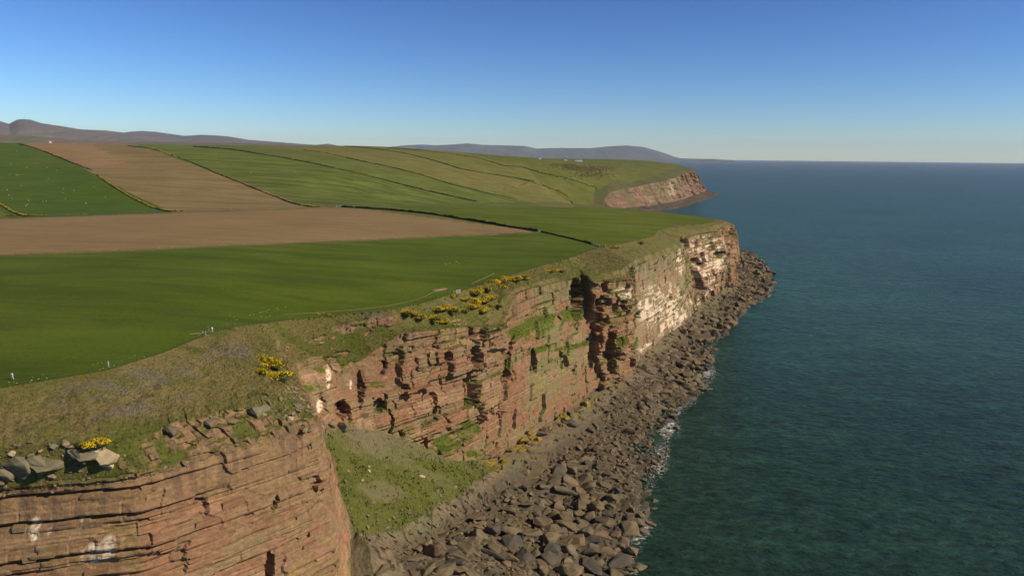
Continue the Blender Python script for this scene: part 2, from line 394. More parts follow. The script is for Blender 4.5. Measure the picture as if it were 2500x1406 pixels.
D += 2.6 * (fbm(ARC * .035, LV[..., 2] * .02, 61, 3) - .5) * np.clip(a1, 0, 1.2) + .5 * (fbm(ARC * .4, LV[..., 2] * .5, 62, 3) - .5)
# --- hollows, gullies and caves seen in the photograph: centre, radii, depth, tilt, station range
S_ = lambda lo, hi: (TTg >= lo) & (TTg <= hi)
FEAT = [(1492, 800, 42, 170, 4.5, .12, 16.6, 18.7), (1785, 620, 12, 90, 3, .05, 23.4, 25.2), (1190, 900, 40, 130, 3.0, .1, 10.8, 12.6), (1010, 900, 45, 60, 2.5, 0, 8.6, 11), (1404, 722, 17, 62, -13, .0, 14, 17.2), (1478, 860, 15, 62, -6, -.05, 16, 18.5), (1440, 860, 6, 40, -3, 0, 15, 17.5),
        (1500, 660, 7, 26, -6, -.45, 16, 19), (1442, 672, 12, 16, -5, 0, 15.5, 18), (1490, 745, 9, 26, -4, 0, 16, 19), (1462, 735, 14, 12, -4, 0, 16, 19),
        (1306, 880, 7, 34, -6, -.2, 12.5, 15), (1378, 880, 6, 26, -4, -.35, 13, 16), (1528, 830, 7, 20, -4, -.4, 17, 19),
        (1706, 690, 16, 34, -16, -.35, 21, 23.6), (1700, 640, 22, 12, -7, .3, 21, 23.6), (1755, 622, 17, 10, -7, -.3, 22, 25), (1668, 590, 7, 22, -5, -.4, 20.5, 23),
        (1795, 660, 6, 22, -5, 0, 23, 26), (1542, 655, 6, 20, -4, 0, 18, 20), (1715, 735, 5, 16, -6, 0, 21, 23.5), (1780, 575, 8, 9, -4, 0, 23, 25.5),
        (1150, 868, 9, 24, -7, 0, 10, 12.5), (1092, 870, 14, 16, -5, .2, 9.5, 12), (838, 1000, 20, 22, -6, .0, 7.5, 9.5), (882, 945, 6, 50, -3, 0, 8, 10),
        (1062, 992, 10, 30, -5, .0, 9.5, 11.8), (1142, 955, 10, 45, -3.5, 0, 10, 12.2), (1235, 915, 18, 18, -4, 0, 11.2, 13), (925, 985, 12, 18, -3.5, 0, 8.5, 10.2),
        (660, 1385, 10, 36, -4, 0, 2.5, 5.2), (735, 1055, 9, 20, -2, .3, 3.5, 5.2), (665, 1225, 6, 20, -1.6, .4, 3, 5), (770, 1180, 14, 30, -1.4, -.5, 3.5, 5.3),
        (490, 1240, 26, 26, -1.6, .0, 2, 4.5), (1205, 860, 30, 10, -2.5, 0, 11, 12.4), (1245, 870, 5, 40, -3, 0, 12, 13.4)]
for (cx, cy, rx, ry, dep, ang, lo, hi) in FEAT:
    msk = S_(lo, hi) & (VVg > 2.6) & (VVg < 6.2); dx = PX - cx; dy = PY - cy
    q = ((dx * math.cos(ang) + dy * math.sin(ang)) / rx) ** 2 + ((-dx * math.sin(ang) + dy * math.cos(ang)) / ry) ** 2
    q *= (.45 + .75 * h2(i2, c2, 72) + .5 * h2(i3, np.floor(ARC / 1.7), 73)) * (1 + .5 * (fbm(ARC * .25, LV[..., 2] * .3, 71, 3) - .5))
    D += np.where(msk, dep * (1 - sst(.7, .95, q)), 0)
wr = sst(2.75, 3.02, VVg) * (1 - sst(5.95, 6.1, VVg))             # rock weight
fan = sst(5.6, 6.4, TTg) * (1 - sst(11.1, 11.9, TTg))             # where the foot of the cliff is the grass fan
NEARB = 1 - sst(5.3, 5.9, TTg)                                    # near headland: broken band between grass and rim
D0 = D.copy(); LV[..., :2] += ON * (D * wr)[..., None]
# --- broken outcrops in the turf band above the rim
XY = LV[..., :2]
ZZ = LV[..., 2]; rsw = sst(6.3, 7.0, TTg) * (1 - sst(11.5, 12.2, TTg))
gx = fbm(XY[..., 0] * .09, XY[..., 1] * .09, 81, 4) * (1 - rsw) + rsw * fbm(ARC * .10, ZZ * .26, 86, 4); gy = fbm(XY[..., 0] * .45, XY[..., 1] * .45, 82, 3) * (1 - rsw) + rsw * fbm(ARC * .4, ZZ * .9, 87, 3)
band = np.maximum(sst(1.75, 2.05, VVg), sst(1.15, 1.35, VVg) * sst(6.6, 7.4, TTg) * (1 - sst(9.6, 10.6, TTg))) * (1 - sst(2.8, 3.0, VVg))
recess = sst(6.8, 7.6, TTg) * (1 - sst(11.8, 12.3, TTg))
outc = band * sst(.50, .60, gx + .18 * (gy - .5) + .06 * NEARB + .03 * recess) * np.clip(NEARB + recess + .55, 0, 1)
for (cx, cy, rx, ry) in [(700, 825, 40, 10), (760, 832, 70, 20), (715, 868, 50, 14), (740, 800, 60, 9), (930, 822, 60, 14), (640, 1022, 150, 34), (150, 1125, 165, 40), (480, 1045, 110, 26), (830, 850, 40, 16)]:
    q_ = ((PX - cx) / rx) ** 2 + ((PY - cy) / ry) ** 2
    outc = np.maximum(outc, band * (1 - sst(.6, 1.3, q_)) * sst(.50, .60, gx * .4 + gy * .6) * (TTg < 10))
terr = np.floor(LV[..., 2] / 1.7 + gy * .8) * 1.7
LV[..., :2] += ON * (outc * (1 - .6 * sst(6.4, 7.2, TTg)) * (1.6 * (h2(np.floor(ARC / 2.2), np.floor(LV[..., 2] / 1.4), 83) - .35)))[..., None]
LV[..., :2] += ON * (D0 * .7 * outc * sst(6.4, 7.2, TTg) * (TTg < 11))[..., None]
LV[..., 2] += outc * (1 - .5 * sst(6.4, 7.2, TTg)) * (.9 * (h2(np.floor(ARC / 2.6), np.floor(VVg * 9), 84) - .4))
turfw = (VVg > 1.02) * (1 - wr) * (VVg < 3.1)
LV[..., 2] += turfw * sst(1.02, 1.3, VVg) * (1.6 * (gx - .5) + .75 * (gy - .5) + .45 * (fbm(XY[..., 0] * 1.1, XY[..., 1] * 1.1, 85, 2) - .5))
# --- fan and platform
pf = sst(6.0, 6.25, VVg) * (1 - sst(8.9, 9.2, VVg))
fanw = fan * sst(5.95, 6.2, VVg) * (1 - sst(6.95, 7.1, VVg))
pn = fbm(XY[..., 0] * .06, XY[..., 1] * .06, 91, 4); pn2 = fbm(XY[..., 0] * .5, XY[..., 1] * .5, 92, 3)
LV[..., 2] += sst(7.6, 8.6, VVg) * (1 - sst(9.3, 9.6, VVg)) * 4.2 * (fbm(XY[..., 0] * .04, XY[..., 1] * .04, 94, 3) - .5)
stepz = np.floor((pn * 6 + .35 * pn2)) / 6
LV[..., 2] += (pf - fanw).clip(0) * (7.0 * (stepz - .45) + .7 * (pn2 - .5)) + fanw * (5.0 * (pn - .5) + 2.0 * (pn2 - .5) + .8 * (fbm(XY[..., 0] * 1.2, XY[..., 1] * 1.2, 93, 2) - .5))
wallw = fan * sst(6.85, 7.05, VVg) * (1 - sst(7.9, 8.2, VVg))
LV[..., :2] += ON * ((1.6 * (h2(np.floor(ARC / 2.4 + pn2), np.floor(LV[..., 2] / 1.6), 95) - .5) + 1.2 * (pn2 - .5)) * wallw)[..., None]
# ledge grass and face slopes need the finished normals
du = np.gradient(LV, axis=1); dv = np.gradient(LV, axis=0)
Nn = np.cross(du, dv); Nn /= np.linalg.norm(Nn, axis=-1)[..., None] + 1e-9
if Nn[..., 2].mean() < 0: Nn = -Nn
NZ = Nn[..., 2]
def ell(cx, cy, rx, ry, ang=0.0, lo=0, hi=99, soft=.5):
    dx = PX - cx; dy = PY - cy
    q = ((dx * math.cos(ang) + dy * math.sin(ang)) / rx) ** 2 + ((-dx * math.sin(ang) + dy * math.cos(ang)) / ry) ** 2
    return (1 - sst(1 - soft, 1 + soft, q)) * ((TTg >= lo) & (TTg <= hi))
def C(r, g, b): return np.array([r, g, b])
# ---- sandstone colours: per bed and per block, then stains
tone = np.repeat(ctone[None], NR, 0)
hb = h2(i2, c2, 101); hb3 = h2(i3, c3, 102); hbed = h2(i2, 0, 103); hb1 = h2(i1, c1, 104)
red = C(.238, .126, .066); pink = C(.38, .215, .125); tan = C(.220, .152, .076); dark = C(.105, .066, .040); olive = C(.165, .155, .062); gold = C(.26, .185, .05)
col = np.ones((NR, NC, 3)) * red
def mixc(col, c, f): return col + (c - col) * f[..., None]
n1 = fbm(ARC * .05, LV[..., 2] * .08, 111, 4); n2 = fbm(ARC * .3, LV[..., 2] * .12, 112, 4); n3 = fbm(ARC * .9, LV[..., 2] * .06, 113, 3)
col = mixc(col, tan, sst(.35, .65, .5 * hb + .5 * n1))
col = mixc(col, pink, .75 * sst(.55, .75, .3 * hbed + .2 * hb3 + .5 * n1))
col = mixc(col, dark, .6 * sst(.60, .85, .3 * hb3 + .7 * n2))
hi_ = sst(50, 85, LV[..., 2] + 22 * (n1 - .5))
col = mixc(col, tan * .9, .55 * hi_ * sst(.4, .6, n2))
col = mixc(col, olive, (.85 * sst(.1, .5, tone)) * sst(.36, .58, n1 + .25 * (n3 - .5) + .16 * (hi_ - .5)) * np.clip(sst(22, 48, LV[..., 2] + 14 * (n1 - .5)) + .25, 0, 1))
col = mixc(col, gold, .7 * sst(.60, .70, n1) * sst(.5, .62, n3) * (1 - .6 * tone))
nearf = S_(0, 5.3)
col = mixc(col, gold * .95, .75 * np.clip(ell(215, 1330, 120, 40, -.2, 0, 5) + ell(310, 1210, 60, 25, -.2, 0, 5) + ell(520, 1190, 50, 30, 0, 0, 5) + ell(330, 1340, 30, 60, 0, 0, 5) + ell(795, 1390, 60, 22, 0, 3, 6), 0, 1) * sst(.42, .58, n3 * .5 + n2 * .5))
palew = S_(18.6, 21.5) * 1.0
col = mixc(col, C(.25, .20, .115), palew * .7 * sst(.3, .5, n2))
col = mixc(col, C(.44, .28, .17), .65 * np.exp(-((u2 - .1) / .2) ** 2) * (h2(i2, 1, 115) > .5) * sst(.45, .6, n2) * (1 - .6 * sst(.1, .5, tone)))
col = mixc(col, C(.228, .142, .070), nearw * .75 * sst(.30, .55, n2 * .6 + .4 * n1 + .25 * hi_ - .12))
# drip streaks below the rim
col = mixc(col, dark * 1.3, .75 * sst(.50, .64, fbm(ARC * .7, LV[..., 2] * .05, 116, 4)) * sst(-17, -1, LV[..., 2] - np.repeat(cols[None, :, 2, 2], NR, 0)))
# bird whitening
guano = C(.66, .53, .37)
gm = np.zeros((NR, NC))
for e in [(1610, 745, 62, 52, -.2, 18.6, 21.6), (1640, 790, 50, 26, -.3, 18.6, 21.6), (1585, 850, 30, 14, -.3, 18.5, 21), (1720, 600, 55, 22, -.1, 21.4, 24.2), (1735, 645, 42, 30, -.1, 21.4, 24.3),
          (1725, 690, 26, 40, .1, 21.6, 24), (1660, 640, 12, 30, 0, 19.5, 22), (1700, 735, 20, 12, -.3, 21, 23.5), (1510, 715, 20, 16, 0, 16.8, 18.6)]:
    gm = np.maximum(gm, ell(*e[:5], lo=e[5], hi=e[6], soft=.6))
gm *= sst(.48, .57, .34 * hb + .22 * hb3 + .34 * fbm(ARC * .06, LV[..., 2] * .5, 121, 4) + .10 * n3) * (1 - .45 * sst(.55, .65, fbm(ARC * .8, LV[..., 2] * .06, 123, 3)))
for e in [(232, 1350, 44, 26, -.25, 0, 5), (268, 1330, 20, 26, .1, 0, 5), (85, 1290, 13, 30, .1, 0, 5), (122, 1285, 5, 22, .2, 0, 5), (196, 1278, 6, 18, 0, 0, 5)]:
    gm = np.maximum(gm, .9 * ell(*e[:5], lo=e[5], hi=e[6], soft=.35) * sst(.42, .52, .4 * n2 + .6 * fbm(ARC * 1.2, LV[..., 2] * 1.4, 122, 4)))
for e in [(800, 920, 6, 28, .05, 7, 9.5), (782, 990, 7, 18, .1, 7, 9.5), (860, 940, 2.5, 12, 0, 7, 9.5)]:
    gm = np.maximum(gm, ell(*e[:5], lo=e[5], hi=e[6], soft=.3) * sst(.3, .42, fbm(ARC * 1.2, LV[..., 2] * 1.4, 122, 3)))
col = mixc(col, guano, np.clip(gm, 0, 1) * .95)
col = mixc(col, C(.24, .15, .09), np.clip(ell(1720, 600, 60, 40, 0, 21.4, 24.4) + ell(1735, 660, 45, 60, 0, 21.4, 24.4), 0, 1) * .5 * (gm < .3))
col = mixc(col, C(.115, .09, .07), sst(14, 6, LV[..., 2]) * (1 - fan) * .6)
# ---- turf colours
x_, y_ = LV[..., 0], LV[..., 1]
x_, y_ = x_ + .8 * LV[..., 2] * rsw, y_ + 1.1 * LV[..., 2] * rsw; t1 = fbm(x_ * .03, y_ * .03, 131, 4); t2 = fbm(x_ * .18, y_ * .18, 132, 4); t3 = fbm(x_ * .7, y_ * .7, 133, 3)
gdry = C(.175, .132, .052); ggrn = C(.078, .090, .014); gmid = C(.115, .103, .028); glush = C(.066, .082, .010); gdk = C(.035, .042, .012)
turf = np.ones((NR, NC, 3)) * gmid
dryw = sst(.40, .60, .6 * t1 + .4 * t2)
turf = mixc(turf, gdry, dryw * .9 * np.clip(.35 + S_(0, 5.6), 0, 1))
turf = mixc(turf, ggrn, sst(.52, .68, .5 * t1 + .5 * t2) * .8)
lush = np.clip(sst(1.75, 2.1, VVg) * NEARB * .9 * sst(.38, .55, t1 + .2 * (t2 - .5)) + ell(350, 1120, 95, 90, .2, 0, 5, .6) * .9 + recess * band * .6 * sst(.4, .55, t2), 0, 1)
turf = mixc(turf, ggrn * 1.0, lush * .9)
turf = mixc(turf, C(.15, .115, .045), .8 * ell(100, 1000, 260, 60, -.1, 0, 4, .7) * sst(.4, .55, t2))
turf = mixc(turf, gdk, .55 * sst(.58, .74, t3 * .6 + t2 * .4))
blue = np.clip(ell(560, 865, 75, 25, -.15, 0, 6, .6) + ell(330, 925, 90, 26, -.15, 0, 5, .6) + ell(240, 960, 120, 14, -.2, 0, 4, .6) + ell(420, 915, 60, 22, 0, 0, 5, .6) + ell(350, 990, 140, 16, -.2, 0, 5, .7) + ell(205, 945, 60, 12, -.2, 0, 4, .6)
               + ell(925, 772, 50, 13, .1, 7, 11, .6) + ell(1075, 745, 40, 10, -.2, 9, 12, .6), 0, 1) * sst(.40, .54, .5 * t2 + .5 * t3)
turf = mixc(turf, C(.125, .11, .115), blue * .32)
turf = mixc(turf, glush, ell(840, 845, 60, 50, .4, 7, 10, .6) * .6)
# fan colours: green edges, fawn middle
fanc = np.ones((NR, NC, 3)) * C(.092, .098, .018)
fanc = mixc(fanc, C(.15, .125, .062), np.clip(ell(930, 1100, 100, 58, .3, 5, 12, .5) + ell(935, 1195, 60, 26, 0, 5, 12, .6) * .8, 0, 1) * sst(.34, .5, .5 * t1 + .5 * t2))
fanc = mixc(fanc, C(.12, .115, .04), ell(1010, 1150, 95, 70, .5, 5, 12, .7) * sst(.42, .58, t2) * .9)
fanc = mixc(fanc, gdk * 1.3, .4 * sst(.56, .72, t3))
# ---- grass on rock ledges
lg = sst(.45, .7, NZ) * sst(.46, .56, fbm(ARC * .07, LV[..., 2] * .1, 141, 3) + .10 * hi_ - .1 + .1 * np.clip(tone * 1.4, 0, 1))
ledge = np.zeros((NR, NC))
for e in [(1300, 800, 62, 26, -.35, 12.3, 15.6), (1395, 768, 36, 18, -.1, 13.5, 16.5), (1330, 850, 60, 8, -.25, 12.3, 15.6), (1400, 845, 50, 7, -.25, 13, 16.2), (1265, 880, 8, 14, 0, 12, 14), (1540, 800, 12, 22, 0, 18, 20), (1500, 830, 22, 14, -.3, 16.5, 18.6), (1350, 882, 12, 6, 0, 12.5, 15.6),
          (800, 900, 90, 9, -.1, 7, 9.5), (730, 950, 60, 9, -.1, 6.8, 9.2), (930, 940, 34, 7, 0, 8.5, 10.5), (1075, 928, 34, 9, 0, 9.5, 11.6), (1105, 1075, 60, 26, -.45, 10, 12.4), (1145, 1045, 26, 20, 0, 10.5, 12.4), (1160, 1105, 30, 10, 0, 10.5, 12.4), (1245, 890, 8, 20, 0, 12, 14)]:
    ledge = np.maximum(ledge, ell(*e[:5], lo=e[5], hi=e[6], soft=.45))
ledge *= sst(.38, .54, t2 * .3 + n2 * .3 + t3 * .4); lg = lg * (1 - .9 * sst(5.9, 5.4, TTg))
for e in [(1275, 808, 40, 17, -.35, 12.3, 15), (1335, 778, 22, 12, -.3, 13, 15.6), (1392, 766, 28, 14, -.1, 13.5, 16.4), (1395, 846, 52, 5, -.25, 13, 16.2), (1320, 850, 26, 5, -.25, 12.3, 15.6)]:
    ledge = np.maximum(ledge, ell(*e[:5], lo=e[5], hi=e[6], soft=.3) * sst(.25, .4, t3 * .5 + n2 * .5))
gmask = np.clip(np.maximum(lg * .9, ledge), 0, 1) * wr
col = mixc(col, glush * (.95 + .5 * t3[..., None]), gmask)
rockish = np.clip(outc * 1.2 * sst(.85, .55, NZ + .25 * (t3 - .5)), 0, 1)
top = mixc(turf, col, np.clip(rockish, 0, 1))
tint_top = np.where((VVg < 3.0)[..., None], top, col)
wz = np.clip(wr, 0, 1); tint_top = mixc(top, col, wz)
# ---- platform
pcol = np.ones((NR, NC, 3)) * C(.145, .112, .064)
pcol = mixc(pcol, C(.175, .128, .074), sst(.45, .65, pn)); pcol = mixc(pcol, C(.10, .088, .06), sst(.5, .68, pn2) * .7)
pcol = mixc(pcol, C(.14, .135, .06), sst(.52, .62, t1) * .5)
pcol = mixc(pcol, C(.085, .068, .042), .75 * sst(7.3, 7.8, VVg + .6 * (pn - .5)))  # shade of the gaps between boulders painted into the lower platform
pcol = mixc(pcol, C(.055, .05, .036), sst(1.2, .1, LV[..., 2]))
pcol = mixc(pcol, C(.22, .15, .03), np.clip(ell(1275, 1080, 45, 22, 0, 10, 14, .6) + ell(1215, 1130, 30, 20, 0, 10, 13, .6) + ell(1370, 1020, 45, 20, 0, 12, 15.5, .6), 0, 1) * sst(.4, .55, pn2))
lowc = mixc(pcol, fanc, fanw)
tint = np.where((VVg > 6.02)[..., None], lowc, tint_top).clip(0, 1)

Fg = grid_faces(NR, NC); kv = .25 * (VVg.ravel()[Fg].sum(1)); kt = .25 * TTg.ravel()[Fg].sum(1)
Fg = Fg[:, ::-1]
def loft_part(name, sel, mat, label, smooth=False):
    V, F_, at = compact(LV.reshape(-1, 3), Fg[sel], {'tint': tint.reshape(-1, 3)})
    o = link(name, mesh_np(name, V, F_, mat, at, smooth)); tag(o, label, kind='structure'); return o
topsel = kv < 3.0
rocksel = (kv >= 3.0) & (kv < 6.0)
fansel = (kv >= 6.0) & (kv < 7.0) & (kt > 5.95) & (kt < 11.5)
platsel = (kv >= 6.0) & ~fansel
loft_part('clifftop_grass', topsel & (kt < 7), M_TURF, 'rough dry grass slope on the near headland outside the fence')
loft_part('clifftop_grass', topsel & (kt >= 7) & (kt < 12.3), M_TURF, 'rough grass with gorse above the recessed red cliff')
loft_part('clifftop_grass', topsel & (kt >= 12.3), M_TURF, 'narrow rough grass rim along the far clifftop')
CL = []
for lo, hi, lb in [(-1, 5.6, 'near red sandstone cliff face with whitewashed patches at the lower left'), (5.6, 12, 'recessed layered red cliff behind the grassy fan'),
                   (12, 16.2, 'stepped olive cliff wall with grassy ledges'), (16.2, 18.5, 'red layered sandstone buttress beside the dark gully'),
                   (18.5, 21.4, 'olive cliff wall streaked white by seabirds'), (21.4, 99, 'whitened cliff of the far point above the boulders')]:
    CL.append((lo, hi, loft_part('cliff', rocksel & (kt >= lo) & (kt < hi), M_ROCK, lb)))
loft_part('grassy_slope', fansel, M_TURF, 'grassy fan of fallen ground in the cliff recess')
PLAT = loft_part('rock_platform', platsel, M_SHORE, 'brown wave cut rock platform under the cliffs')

# ------------------------------------------------------------------ sea
def mat_sea():
    m, N, L, B = nmat('sea_water')
    v = mapping(N, L); at = N.new('ShaderNodeAttribute'); at.attribute_name = 'tint'
    va = mapping(N, L, (.55, 1.0, 1), R(-28)); vb = mapping(N, L, (.5, 1.0, 1), R(18))
    def nz(vec, s, d=3):
        x = N.new('ShaderNodeTexNoise'); x.inputs['Scale'].default_value = s; x.inputs['Detail'].default_value = d; x.inputs['Roughness'].default_value = .6
        L.new(vec, x.inputs['Vector']); return x.outputs['Fac']
    a = nz(va, .10, 4); b = nz(vb, .32, 4); c = nz(v, 1.1, 3); big = nz(v, .004, 4)
    def math_(op, p, q):
        x = N.new('ShaderNodeMath'); x.operation = op
        for k, y in enumerate((p, q)):
            if isinstance(y, (int, float)): x.inputs[k].default_value = y
            else: L.new(y, x.inputs[k])
        return x.outputs[0]
    hgt = math_('ADD', math_('MULTIPLY', a, 3.4), math_('ADD', math_('MULTIPLY', b, 2.0), math_('MULTIPLY', c, .25)))
    bump(N, L, hgt, B, 1.0, .8)
    r = N.new('ShaderNodeValToRGB'); e = r.color_ramp.elements
    e[0].position = .35; e[0].color = (.8, .8, .8, 1); e[1].position = .65; e[1].color = (1.2, 1.2, 1.2, 1); L.new(big, r.inputs[0])
    colr = mul(N, L, at.outputs['Color'], r.outputs[0])
    def shade(f, lo, hi, p0, p1):
        q = N.new('ShaderNodeValToRGB'); e = q.color_ramp.elements; e[0].position = p0; e[0].color = (lo,) * 3 + (1,); e[1].position = p1; e[1].color = (hi,) * 3 + (1,); L.new(f, q.inputs[0]); return q.outputs[0]
    vc = mapping(N, L, (.35, 1.0, 1), R(12))
    colr = mul(N, L, colr, shade(a, .78, 1.22, .36, .64)); colr = mul(N, L, colr, shade(b, .62, 1.38, .36, .64)); colr = mul(N, L, colr, shade(nz(vc, .035, 5), .84, 1.16, .36, .64))  # wave shading put into the base colour: lighter crests, darker troughs
    # sparse whitecaps
    w1 = nz(vb, .16, 5); w2 = nz(v, .02, 2)
    cap = N.new('ShaderNodeValToRGB'); ce = cap.color_ramp.elements; ce[0].position = .735; ce[0].color = (0, 0, 0, 1); ce[1].position = .78; ce[1].color = (1, 1, 1, 1); L.new(w1, cap.inputs[0])
    mx = N.new('ShaderNodeMix'); mx.data_type = 'RGBA'; L.new(cap.outputs[0], mx.inputs[0]); L.new(colr, mx.inputs[6]); mx.inputs[7].default_value = (.45, .5, .5, 1)
    L.new(mx.outputs[2], B.inputs['Base Color'])
    B.inputs['Roughness'].default_value = .3; B.inputs['IOR'].default_value = 1.33; B.inputs['Specular IOR Level'].default_value = .12
    return m
az = np.radians(np.linspace(-62, 62, 250)); rad = np.concatenate([np.linspace(30, 900, 60), np.geomspace(930, 46000, 70)])
Rg, Ag = np.meshgrid(rad, az, indexing='ij')
SX = Rg * np.sin(Ag); SY = Rg * np.cos(Ag)
green = C(.012, .032, .018); teal = C(.018, .058, .042); deep = C(.023, .051, .042)
sc = np.ones(SX.shape + (3,)) * green
sc = mixc(sc, teal, sst(220, 900, SY)); sc = mixc(sc, deep, sst(2500, 9000, SY))
sc = mixc(sc, teal * 1.15, np.exp(-((SX - 300) / 300) ** 2 - ((SY - 1500) / 900) ** 2) * .6)
sea = link('sea', mesh_np('sea', np.stack([SX, SY, 0 * SX], -1), grid_faces(len(rad), len(az))[:, ::-1], mat_sea(), {'tint': sc.reshape(-1, 3)}, True))
tag(sea, 'wide teal sea with small wind waves', kind='structure')

# ------------------------------------------------------------------ fields
FLINE = cols[:, 0, :2]
poly_land = np.concatenate([FLINE, FAR[:, 0, :2], np.array([[-600, 4600], [-3500, 4600], [-3500, -200], [FLINE[0, 0] - 20, -200]])])
aza = np.radians(np.concatenate([np.linspace(-44, -36.2, 20), np.linspace(-36, 17, 560)]))
yy = np.concatenate([1 / np.linspace(1 / 110, 1 / 1150, 330), np.linspace(1156, 3100, 230), np.linspace(3120, 4500, 25)])
Yg, Ag2 = np.meshgrid(yy, aza, indexing='ij')
TX = Yg * np.tan(Ag2); TY = Yg; TZ = height(TX, TY)
rough_f = sst(1150, 1400, TY)
TZ = TZ + .35 * (fbm(TX * .02, TY * .02, 151, 3) - .5) + rough_f * 3 * (fbm(TX * .006, TY * .006, 152, 3) - .5)
TV = np.stack([TX, TY, TZ], -1).reshape(-1, 3); TF = grid_faces(len(yy), len(aza))
cen = TV[TF].mean(1)
keep = in_poly(cen[:, 0], cen[:, 1], poly_land); TF = TF[keep]; cen = cen[keep]
cpx, cpy = project(cen)
edge = np.array([Z(-300, 552, 93), Z(0, 530, 92), Z(415, 519, 90.3), Z(830, 504, 88), Z(1060, 503, 86), Z(1290, 503.5, 83.5), Z(1520, 513, 81), Z(1745, 528, 79.3)])
eaz = edge[:, 0] / edge[:, 1]
isnear = cen[:, 1] < np.interp(cen[:, 0] / cen[:, 1], eaz, edge[:, 1])
fld = np.full(len(TF), -1)
_a, _b = hit(640, 378, 1180), hit(1100, 479, 1180); HD = -math.atan2(_b[1] - _a[1], _b[0] - _a[0])
G1 = [(.052, .082, .003), (.066, .097, .004), (.090, .112, .009)]
fields = [
    ('green_field', 'wide dark green pasture inside the clifftop fence', True, [(-900, 660), (0, 624), (640, 598), (1320, 567), (1470, 606), (1700, 640), (1700, 1300), (-900, 1400)], (G1, R(65), (.012, .05), .85, .5)),
    ('ploughed_field', 'long bare brown ploughed field between the two green pastures', True, [(-900, 575), (0, 532), (400, 521), (830, 504), (1322, 566), (640, 597), (0, 623), (-900, 659)], ([(.195, .132, .054), (.212, .145, .061), (.232, .16, .07)], R(72), (.02, .3), 1.0, .4)),
    ('green_field', 'bright green clifftop pasture right of the dark hedge', True, [(830, 480), (1900, 480), (1900, 700), (1475, 606), (1322, 566)], ([(.074, .100, .004), (.088, .112, .006), (.104, .122, .012)], R(40), (.012, .05), .8, .5)),
    ('green_field', 'dark green hillside pasture at the far left dotted with sheep', False, [(-900, 250), (45, 300), (60, 352), (110, 372), (200, 408), (-900, 412)], ([(.056, .090, .006), (.066, .100, .008), (.078, .108, .014)], R(20), (.02, .1), .3, .4)),
    ('green_field', 'lower green sheep pasture below the left hillside', False, [(-900, 411), (200, 408), (235, 428), (330, 478), (418, 518), (418, 560), (20, 560), (20, 527), (-10, 500), (-900, 430)], ([(.048, .084, .004), (.058, .094, .006), (.070, .102, .010)], R(20), (.02, .1), .3, .4)),
    ('stubble_field', 'reddish brown patch at the top of the hillside', False, [(45, 300), (250, 300), (230, 358), (342, 412), (265, 410), (200, 408), (110, 372), (60, 352)], ([(.205, .128, .055), (.23, .148, .066), (.245, .162, .075)], HD, (.01, .08), .3, .6)),
    ('stubble_field', 'striped brown stubble field on the hillside', False, [(230, 300), (330, 300), (335, 356), (430, 388), (600, 447), (752, 507), (752, 560), (418, 560), (418, 518), (330, 478), (235, 428), (200, 408), (342, 412), (230, 358)], ([(.165, .12, .046), (.185, .134, .053), (.205, .15, .06)], HD, (.004, .06), .3, .6)),
    ('green_field', 'striped green hillside field right of the brown stubble', False, [(330, 300), (470, 300), (474, 357), (640, 377), (900, 430), (1200, 503), (1200, 560), (752, 560), (752, 507), (600, 447), (430, 388), (335, 356)], ([(.082, .106, .014), (.096, .118, .018), (.114, .130, .024)], HD, (.004, .07), .3, 1.0)),
    ('green_field', 'narrow green hillside field between two dark hedges', False, [(470, 300), (650, 300), (655, 357), (800, 378), (1000, 420), (1330, 503), (1330, 560), (1200, 560), (1200, 503), (900, 430), (640, 377), (474, 357)], ([(.086, .108, .016), (.100, .118, .022), (.116, .130, .028)], HD, (.004, .06), .3, .6)),
    ('green_field', 'olive hillside field below the skyline', False, [(650, 300), (840, 300), (850, 357), (950, 370), (1100, 405), (1260, 435), (1320, 450), (1400, 500), (1400, 560), (1330, 560), (1330, 503), (1000, 420), (800, 378), (655, 357)], ([(.122, .120, .026), (.136, .128, .032), (.152, .138, .04)], HD, (.004, .06), .3, .5)),
    ('green_field', 'upper olive field under the skyline hedge', False, [(840, 300), (1000, 300), (1150, 380), (1290, 410), (1320, 450), (1260, 435), (1100, 405), (950, 370), (850, 357)], ([(.112, .118, .022), (.126, .126, .028), (.142, .136, .034)], HD, (.004, .06), .3, .5)),
]
FOBJ = []
for k, (nm, lb, nr, pl, mt) in enumerate(fields):
    s = (fld < 0) & (isnear == nr) & in_poly(cpx, cpy, pl); fld[s] = k
hd = [(.088, .102, .016), (.102, .110, .02), (.122, .120, .028)]
fields.append(('headland_pasture', 'green grass over the far headland', False, None, (hd, R(20), (.02, .05), .3, .4)))
fld[fld < 0] = len(fields) - 1
for k, (nm, lb, nr, pl, mt) in enumerate(fields):
    s = fld == k
    if not s.any(): continue
    V, F_, _ = compact(TV, TF[s]); o = link(nm, mesh_np(nm, V, F_, mat_field(nm + '_soil' if 'green' not in nm else nm + '_sward', *mt), smooth=True)); tag(o, lb, kind='structure'); FOBJ.append(o)

